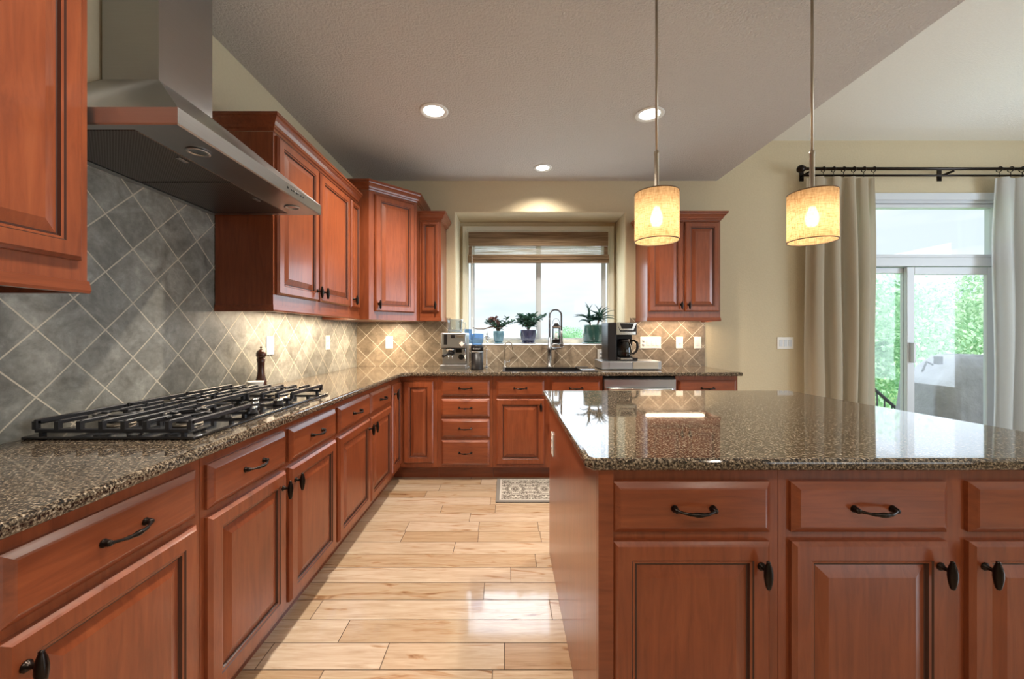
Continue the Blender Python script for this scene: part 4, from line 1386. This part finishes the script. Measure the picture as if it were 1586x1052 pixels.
mb = MB(); mb.tube([(-0.03, 0.05, 0.150), (-0.055, -0.03, 0.140), (-0.075, -0.085, 0.128)], [0.010, 0.011, 0.013], 10); mb.lathe([(0.034, 0.0), (0.034, 0.022), (0.028, 0.026)], (-0.03, 0.055, 0.136), seg=18); mb.build('portafilter', M['black_plastic'], t)
mb = MB(); mb.lathe([(0.026, 0.0), (0.026, 0.006), (0.020, 0.009), (0.001, 0.009)], (0.075, 0.012, 0.232), 'Y', 20); g = mb.build('gauge', M['chrome'], t)
mb = MB(); mb.lathe([(0.018, 0.0092), (0.001, 0.0096)], (0.075, 0.012, 0.232), 'Y', 20, cap=False); mb.build('gauge_face', M['ceramic_white'], g)
mb = MB(); mb.box(-0.085, -0.055, 0.009, 0.0118, 0.225, 0.315, bevel=0.001); mb.build('side_vent', M['black_plastic'], t)
mb = MB(); mb.box(-0.022, 0.012, 0.009, 0.0118, 0.282, 0.312, bevel=0.001); mb.build('display', M['black_plastic'], t)
mb = MB(); mb.box(0.030, 0.095, 0.009, 0.0118, 0.288, 0.308, bevel=0.001); mb.build('name_plate', M['nickel'], t)
mb = MB(); mb.box(0.010, 0.065, 0.090, 0.0988, 0.150, 0.185, bevel=0.002); mb.build('button_panel', M['black_plastic'], t)
mb = MB(); mb.tube([(0.098, 0.05, 0.20), (0.100, 0.03, 0.15), (0.108, 0.01, 0.085), (0.110, 0.008, 0.075)], 0.005, 8); mb.build('steam_wand', M['chrome'], t)
mb = MB(); mb.lathe([(0.026, 0.0), (0.024, 0.018), (0.018, 0.022), (0.001, 0.022)], (0.060, 0.0985, 0.11), 'Y', 16); mb.build('dial', M['black_plastic'], t)

t = thing('glass_canister', 'clear glass canister standing on top of the espresso machine', 'canister', (-0.475, 3.61, ZW + 0.3305))
mb = MB(); mb.lathe([(0.001, 0.0), (0.062, 0.0), (0.066, 0.006), (0.066, 0.105), (0.074, 0.118), (0.072, 0.122), (0.063, 0.112), (0.061, 0.010), (0.001, 0.006)], seg=28); mb.build('jar', M['clear'], t)
mb = MB(); mb.lathe([(0.001, 0.008), (0.058, 0.008), (0.058, 0.028), (0.001, 0.030)], seg=24); mb.build('white_cup_stack', M['ceramic_white'], t)
mb = MB(); mb.tube([(0.066, 0, 0.095), (0.092, 0, 0.092), (0.097, 0, 0.06), (0.088, 0, 0.03), (0.066, 0, 0.025)], 0.006, 8); mb.build('handle', M['clear'], t)

t = thing('coffee_grinder', 'black coffee grinder with a clear hopper beside the espresso machine', 'coffee grinder', (-0.268, 3.555, ZW))
mb = MB(); mb.lathe([(0.001, 0), (0.056, 0), (0.057, 0.006), (0.055, 0.012), (0.055, 0.16), (0.001, 0.161)], seg=28); mb.build('body', M['black_plastic'], t)
mb = MB(); mb.lathe([(0.001, 0.1615), (0.056, 0.1615), (0.056, 0.212), (0.050, 0.222), (0.001, 0.223)], seg=28); cb_ = mb.build('collar', M['black_plastic'], t)
mb = MB(); mb.lathe([(0.0575, 0.155), (0.0585, 0.157), (0.0585, 0.163), (0.0575, 0.165)], seg=28, cap=False); mb.build('band', M['steel'], t)
mb = MB(); mb.lathe([(0.001, 0.2235), (0.045, 0.2235), (0.056, 0.252), (0.057, 0.318), (0.058, 0.322), (0.001, 0.327)], seg=28); mb.build('hopper', M['blue_clear'], t)
fc = bpy.data.curves.new('brand_lettering', 'FONT')
fc.body = 'Cuisinart'; fc.size = 0.017; fc.align_x = 'CENTER'; fc.extrude = 0.0004
ft = bpy.data.objects.new('brand_lettering_curve', fc)
fm = bpy.data.meshes.new_from_object(ft)
bpy.data.objects.remove(ft)
fo = bpy.data.objects.new('brand_lettering', fm); C.objects.link(fo)
fo.parent = t; fo.location = (0, -0.0575, 0.184); fo.rotation_euler = (PI / 2, 0, 0)
fm.materials.clear(); fm.materials.append(M['white_plastic'])

mb = MB(); mb.box(-0.04, 0.04, -0.03, 0.03, 0.0, 0.150, bevel=0.01, seg=2)
tag(mb.build('plastic_bottle', M['blue_clear'], loc=(-0.395, 4.06, WZ0 + 0.0135)), 'blue translucent container on the window sill behind the grinder', 'container')

# pod drawer and coffee maker
t = thing('pod_drawer', 'low stainless steel coffee pod drawer under the coffee maker', 'drawer', (1.110, 3.50, ZW))
mb = MB(); mb.box(-0.265, 0.265, 0.0, 0.30, 0.004, 0.078, bevel=0.004); mb.build('case', M['steel'], t)
mb = MB(); mb.box(-0.20, 0.005, -0.006, -0.0004, 0.010, 0.070, bevel=0.002); mb.build('drawer', M['steel'], t)
mb = MB(); mb.box(0.010, 0.235, -0.006, -0.0004, 0.010, 0.070, bevel=0.002); mb.build('drawer', M['nickel'], t)
for sx in (-0.24, 0.24):
    for sy in (0.03, 0.27):
        mb = MB(); mb.lathe([(0.012, 0), (0.012, 0.0038)], (sx, sy, 0), seg=10); mb.build('foot', M['rubber'], t)
t = thing('coffee_maker', 'black and silver drip coffee maker with a glass carafe', 'coffee maker', (1.030, 3.545, ZW + 0.0785))
mb = MB()
mb.box(-0.125, -0.045, -0.02, 0.22, 0.0, 0.345, bevel=0.010, seg=2)
mb.box(-0.045, 0.135, 0.115, 0.22, 0.0, 0.345, bevel=0.006)
mb.box(-0.045, 0.135, -0.02, 0.115, 0.232, 0.345, bevel=0.010, seg=2)
mb.build('housing', M['black_plastic'], t)
mb = MB(); mb.box(-0.045, 0.140, -0.030, 0.1145, 0.0, 0.030, bevel=0.006, seg=2); mb.build('base', M['black_plastic'], t)
mb = MB(); mb.box(-0.015, 0.09, -0.0335, -0.0302, 0.012, 0.026, bevel=0.001); mb.build('base_strip', M['chrome'], t)
def yprism(mb, poly, y0, y1):
    mb.rings([[(x, y0, z) for x, z in poly], [(x, y1, z) for x, z in poly]], None, cap0=True, cap1=True, smooth=False)
mb = MB(); yprism(mb, [(-0.050, 0.236), (0.120, 0.236), (0.120, 0.262), (-0.05, 0.262)], -0.030, -0.0205)
yprism(mb, [(-0.050, 0.2625), (-0.02, 0.2625), (-0.045, 0.343), (-0.05, 0.343)], -0.027, -0.0205)
mb.build('brew_head_trim', M['chrome'], t)
mb = MB(); yprism(mb, [(-0.045, 0.340), (-0.018, 0.275), (0.100, 0.275), (0.130, 0.340)], -0.0268, -0.0205); cp = mb.build('control_panel', M['chrome'], t)
mb = MB(); yprism(mb, [(-0.020, 0.336), (-0.002, 0.288), (0.085, 0.288), (0.105, 0.336)], -0.029, -0.0270); mb.build('display', M['black_plastic'], cp)
mb = MB(); mb.lathe([(0.001, 0.031), (0.058, 0.031), (0.064, 0.045), (0.068, 0.085), (0.060, 0.135), (0.048, 0.165), (0.046, 0.175)], (0.040, 0.045, 0.0), seg=28, cap=False); ca_ = mb.build('carafe', M['carafe'], t)
mb = MB(); mb.lathe([(0.001, 0.170), (0.050, 0.170), (0.052, 0.182), (0.044, 0.196), (0.001, 0.198)], (0.040, 0.045, 0.0), seg=28); mb.build('lid', M['black_plastic'], ca_)
mb = MB(); mb.tube([(0.085, 0.04, 0.178), (0.125, 0.03, 0.182), (0.150, 0.025, 0.165), (0.155, 0.025, 0.125), (0.145, 0.028, 0.085), (0.120, 0.032, 0.062), (0.104, 0.036, 0.066)], [0.010, 0.011, 0.012, 0.012, 0.011, 0.009, 0.007], 10); mb.build('carafe_handle', M['black_plastic'], ca_)

# ------------------------------------------------------------------ window-sill things
ZS = WZ0 + 0.0135
SYP = 4.075
def leaf(mb, base, tip, width, thick, mi=0):
    b, q = Vector(base), Vector(tip)
    d = q - b
    L = d.length
    d.normalize()
    s = d.cross(Vector((0.13, 0.2, 1))).normalized()
    u = s.cross(d)
    rs = []
    for f, w in ((0.0, 0.15), (0.25, 0.75), (0.55, 1.0), (0.82, 0.65), (1.0, 0.05)):
        c = b + d * (L * f) + u * (0.12 * L * math.sin(PI * f))
        rs.append([c + s * width * w, c + u * thick * w, c - s * width * w, c - u * thick * w])
    mb.rings(rs, [mi] * 4, cap0=True, cap1=True, smooth=True)


def jade(t, z, rng, n, spread, height, leaf_len, mat2=None):
    st, lf, lf2 = MB(), MB(), MB()
    for k in range(n):
        a = rng.uniform(0, 2 * PI)
        rr_ = rng.uniform(0.2, 1) * spread
        h = height * rng.uniform(0.55, 1.0)
        pts = []
        for q in range(6):
            f = q / 5
            pts.append((rr_ * f ** 1.4 * math.cos(a), 0.55 * rr_ * f ** 1.4 * math.sin(a), z + h * f - (0.25 * h * f * f * rr_ / spread)))
        st.tube(pts, [0.004 * (1 - 0.6 * q / 5) for q in range(6)], 6)
        tgt = lf2 if (mat2 and k % 3 == 0) else lf
        for q in range(2, 6):
            p = Vector(pts[q])
            for j in range(3 if q < 5 else 6):
                b_ = rng.uniform(0, 2 * PI); e = rng.uniform(-0.3, 0.9)
                d = Vector((math.cos(b_) * math.cos(e), math.sin(b_) * math.cos(e), math.sin(e)))
                leaf(tgt, p, p + d * leaf_len * rng.uniform(0.7, 1.15), leaf_len * 0.24, leaf_len * 0.07)
    st.build('stems', M['stem'], t)
    lf.build('foliage', M['jade_leaf'], t)
    if mat2:
        lf2.build('foliage', mat2, t)
    else:
        lf2.bm.free()


rg_ = random.Random(5)
t = thing('potted_plant', 'leggy jade plant with reddish leaves in a small light blue pot', 'plant', (-0.085, SYP, ZS), 0, 'potted plants on the window sill')
mb = MB(); mb.lathe([(0.001, 0), (0.050, 0), (0.055, 0.006), (0.055, 0.012), (0.001, 0.013)], seg=28); mb.build('saucer', M['pot_blue'], t)
mb = MB(); mb.lathe([(0.001, 0.0135), (0.040, 0.0135), (0.048, 0.034), (0.050, 0.050), (0.052, 0.055), (0.054, 0.085), (0.056, 0.09), (0.058, 0.112), (0.060, 0.130), (0.055, 0.130), (0.052, 0.112), (0.001, 0.111)], seg=28); mb.build('pot', M['pot_blue'], t)
jade(t, 0.115, rg_, 16, 0.150, 0.175, 0.052, M['red_leaf'])
mb = MB(); mb.tube([(-0.01, -0.01, 0.12), (-0.03, -0.03, 0.175), (-0.08, -0.05, 0.170), (-0.15, -0.06, 0.150), (-0.22, -0.07, 0.150), (-0.26, -0.07, 0.165)], [0.006, 0.008, 0.007, 0.006, 0.005, 0.003], 8); mb.build('trailing_stem', M['stem'], t)
t = thing('potted_plant', 'bushy green jade plant in a round indigo glazed pot', 'plant', (0.222, SYP, ZS), 0, 'potted plants on the window sill')
mb = MB(); mb.lathe([(0.001, 0), (0.076, 0), (0.082, 0.008), (0.080, 0.012), (0.001, 0.013)], seg=28); mb.build('saucer', M['pot_purple'], t)
mb = MB(); mb.lathe([(0.001, 0.0135), (0.062, 0.0135), (0.076, 0.05), (0.086, 0.10), (0.090, 0.135), (0.090, 0.142), (0.084, 0.142), (0.080, 0.125), (0.001, 0.124)], seg=32); mb.build('pot', M['pot_purple'], t)
jade(t, 0.128, rg_, 26, 0.175, 0.185, 0.062)
t = thing('potted_plant', 'spiky long-leaved plant in a straight teal green pot', 'plant', (0.890, SYP - 0.02, ZS), 0, 'potted plants on the window sill')
mb = MB(); mb.lathe([(0.001, 0), (0.112, 0), (0.120, 0.010), (0.118, 0.016), (0.001, 0.017)], seg=32); mb.build('saucer', M['pot_green'], t)
mb = MB(); mb.lathe([(0.001, 0.0175), (0.100, 0.0175), (0.104, 0.022), (0.105, 0.175), (0.107, 0.18), (0.107, 0.192), (0.100, 0.192), (0.098, 0.172), (0.001, 0.171)], seg=32); mb.build('pot', M['pot_green'], t)
mb = MB()
st = MB()
for hx, hz, nl in ((-0.045, 0.23, 22), (0.065, 0.245, 23)):
    st.tube([(hx * 0.6, 0, 0.172), (hx, 0, hz + 0.03)], [0.010, 0.007], 8)
    for k in range(nl):
        a = 2 * PI * k / nl + rg_.uniform(-0.25, 0.25)
        e = rg_.choice([-0.1, 0.05, 0.2, 0.4, 0.6, 1.15])
        L = rg_.uniform(0.14, 0.21)
        o = Vector((hx, 0, hz + rg_.uniform(-0.015, 0.035)))
        d = Vector((math.cos(a) * math.cos(e), 0.55 * math.sin(a) * math.cos(e), math.sin(e)))
        s = d.cross(Vector((0, 0, 1)))
        s = s.normalized() if s.length > 0.05 else Vector((1, 0, 0))
        u = s.cross(d).normalized()
        rs = []
        for f in (0, 0.2, 0.45, 0.7, 0.9, 1.0):
            c = o + d * (L * f) + u * (0.18 * L * math.sin(PI * min(1, f * 0.8))) + Vector((0, 0, -0.05 * L * f * f))
            w = 0.0150 * (1 - f ** 2.2) + 0.0006
            rs.append([c + s * w + u * w * 0.45, c - u * w * 0.35, c - s * w + u * w * 0.45, c + u * w * 0.05])
        mb.rings(rs, [0] * 5, cap0=True, cap1=True, smooth=True)
st.build('stems', M['stem'], t)
mb.build('foliage', M['blade_leaf'], t)

t = thing('lantern', 'small metal candle lantern on the sill behind the faucet', 'lantern', (0.512, 4.09, ZS))
mb = MB()
for z0, z1, w in ((0.0, 0.012, 0.042), (0.035, 0.045, 0.038), (0.155, 0.165, 0.040)):
    mb.box(-w, w, -w, w, z0, z1, bevel=0.002)
for sx in (-1, 1):
    for sy in (-1, 1):
        mb.box(sx * 0.034 - 0.004, sx * 0.034 + 0.004, sy * 0.034 - 0.004, sy * 0.034 + 0.004, 0.0, 0.16)
mb.box(-0.030, 0.030, -0.030, 0.030, 0.012, 0.035)
mb.build('frame', M['bronze'], t)
mb = MB(); mb.rings([rr(0.048, 0.048, 0.1655), rr(0.042, 0.042, 0.18), rr(0.022, 0.022, 0.198), rr(0.018, 0.018, 0.212)], None, cap0=True, cap1=True, smooth=False); mb.build('roof', M['bronze'], t)
mb = MB(); mb.tube([(-0.035 , 0, 0.195)] + [(0.035 * math.cos(a), 0, 0.215 + 0.045 * math.sin(a)) for a in [PI - PI * k / 10 for k in range(11)]] + [(0.035, 0, 0.195)], 0.0022, 6); mb.build('handle', M['bronze'], t)
mb = MB(); mb.lathe([(0.001, 0.0455), (0.018, 0.0455), (0.018, 0.11), (0.001, 0.112)], seg=16); mb.build('candle', M['ceramic_white'], t)

t = thing('figurine', 'tiny silver figurine on the window sill left of the blue pot', 'figurine', (-0.205, SYP, ZS))
mb = MB()
mb.lathe([(0.001, 0), (0.022, 0), (0.020, 0.008), (0.010, 0.012), (0.012, 0.03), (0.018, 0.055), (0.012, 0.078), (0.005, 0.086), (0.008, 0.094), (0.009, 0.104), (0.004, 0.112), (0.002, 0.128), (0.001, 0.130)], seg=14)
mb.tube([(-0.012, 0, 0.075), (-0.028, -0.005, 0.062), (-0.034, -0.008, 0.068)], 0.004, 6)
mb.tube([(0.012, 0, 0.075), (0.028, -0.005, 0.062), (0.034, -0.008, 0.068)], 0.004, 6)
mb.build('body', M['chrome'], t)

# ------------------------------------------------------------------ outdoors
GZ = -0.9
mb = MB(); mb.box(-40, 60, 4.4, 90, GZ - 0.2, GZ)
structure(mb.build('ground', M['lawn']), 'lawn behind the house')
mb = MB()
for k in range(16):
    mb.box(3.0, 8.2, 4.06 + 0.14 * k, 4.06 + 0.14 * k + 0.134, -0.16, -0.12)
structure(mb.build('deck_floor', M['deck']), 'grey deck boards outside the patio door')
t = thing('grill', 'covered barbecue grill under a grey fabric cover on the deck', 'grill', (6.05, 5.25, -0.12))
mb = MB(); mb.smooth = True
crng = random.Random(3)
prof = [(0.0, 0.66, 0.33), (0.25, 0.645, 0.32), (0.55, 0.62, 0.31), (0.70, 0.60, 0.30), (0.80, 0.54, 0.29), (0.92, 0.42, 0.26), (1.03, 0.30, 0.20), (1.075, 0.22, 0.12)]
rs = []
for z, wx, wy in prof:
    ring = []
    for k in range(48):
        a = 2 * PI * k / 48
        cx_, sy_ = math.cos(a), math.sin(a)
        ex = 0.32
        x = wx * math.copysign(abs(cx_) ** ex, cx_)
        yv = wy * math.copysign(abs(sy_) ** ex, sy_)
        wv = 1 + (0.035 * math.sin(9 * a + 2 * z) + 0.02 * math.sin(17 * a + 5 * z)) * (1 - z / 1.2)
        ring.append((x * wv + 0.04 * (z > 0.75), yv * wv, z + 0.012 * math.sin(5 * a) * (z > 0.3)))
    rs.append(ring)
mb.rings(rs, None, cap0=True, cap1=True, smooth=True)
mb.build('cover', M['cover'], t)
mb = MB(); mb.tube([(-0.62, -0.1, 0.86), (-0.56, -0.1, 0.99), (-0.48, -0.1, 0.95)], 0.012, 6); mb.box(-0.44, -0.38, -0.13, -0.07, 0.96, 1.06); mb.build('side_handle', M['rubber'], t)

t = thing('stair_railing', 'dark metal stair railing descending from the deck', 'railing', (5.10, 6.10, 0))
dzdx = -0.88
mb = MB(); mb.tube([(0, 0, 0.90), (1.6, 0, 0.90 + 1.6 * dzdx)], 0.024, 8); mb.build('handrail', M['rail'], t)
mb = MB(); mb.tube([(0, 0, 0.20), (1.25, 0, 0.20 + 1.25 * dzdx)], 0.016, 8); mb.build('bottom_rail', M['rail'], t)
for k in range(12):
    xx = 0.06 + 0.115 * k
    zt_ = 0.90 + xx * dzdx
    mb = MB(); mb.tube([(xx, 0, max(GZ, zt_ - 0.72)), (xx, 0, zt_)], 0.011, 6); mb.build('baluster', M['rail'], t)
mb = MB(); mb.box(-0.04, 0.0, -0.03, 0.03, GZ, 0.96); mb.build('post', M['rail'], t)

trng = random.Random(11)
def tree_mesh(seed, nblob, nleaf, radius):
    r = random.Random(seed)
    mb = MB()
    blobs = [(r.uniform(-0.7, 0.7) * radius, r.uniform(-0.5, 0.5) * radius, r.uniform(0.1, 1.0) * 1.7 * radius, r.uniform(0.35, 0.6) * radius) for _ in range(nblob)]
    for k in range(nleaf):
        bx, by, bz, br_ = r.choice(blobs)
        d = Vector((r.gauss(0, 1), r.gauss(0, 1), r.gauss(0, 1))).normalized()
        p = Vector((bx, by, bz)) + d * br_ * r.uniform(0.75, 1.08)
        n = (d + Vector((r.gauss(0, .5), r.gauss(0, .5), r.gauss(0, .5)))).normalized()
        s = n.orthogonal().normalized(); u = n.cross(s)
        a = r.uniform(0, PI); s, u = s * math.cos(a) + u * math.sin(a), u * math.cos(a) - s * math.sin(a)
        L = r.uniform(0.035, 0.07) * (radius / 1.5) ** 0.4
        mb.face([mb.v(p - s * L), mb.v(p + u * L * 0.55), mb.v(p + s * L), mb.v(p - u * L * 0.55)], 0, False)
    return mb
protos = [tree_mesh(s, 18, 13000, 1.7) for s in (1, 2)]
pm = []
for i, mb in enumerate(protos):
    me = bpy.data.meshes.new('foliage'); mb.bm.to_mesh(me); mb.bm.free()
    me.materials.append(M['tree_leaf'] if i == 0 else M['tree_leaf_pale'])
    pm.append(me)
def tree(label, x, y, z0, s, kind, rz):
    t = thing('tree', label, 'tree', (x, y, GZ), rz, 'trees behind the house')
    fo_ = bpy.data.objects.new('foliage', pm[kind]); C.objects.link(fo_); fo_.parent = t
    fo_.location = (0, 0, z0 - GZ); fo_.scale = (s, s, s)
    mb = MB(); mb.tube([(0, 0, 0), (0.05, 0, (z0 - GZ) * 0.6 + 0.3), (0, 0, z0 - GZ + 1.2 * s)], [0.12 * s, 0.09 * s, 0.04 * s], 8); mb.build('trunk', M['bark'], t)
    return t
tree('leafy green tree seen through the left pane of the patio door', 7.9, 8.8, -0.6, 1.0, 0, 0.3)
tree('leafy tree behind the covered grill at the right side of the door glass', 12.5, 9.3, -0.5, 1.0, 1, 1.4)
tree('tree farther back, between the two nearer trees', 10.4, 14.0, -0.6, 1.1, 1, 4.0)
tree('tree farther back, behind the one at the right', 15.6, 14.2, -0.5, 1.1, 0, 5.1)
tree('low distant tree top just above the kitchen window sill', 4.6, 26.0, -1.6, 0.95, 0, 0.9)
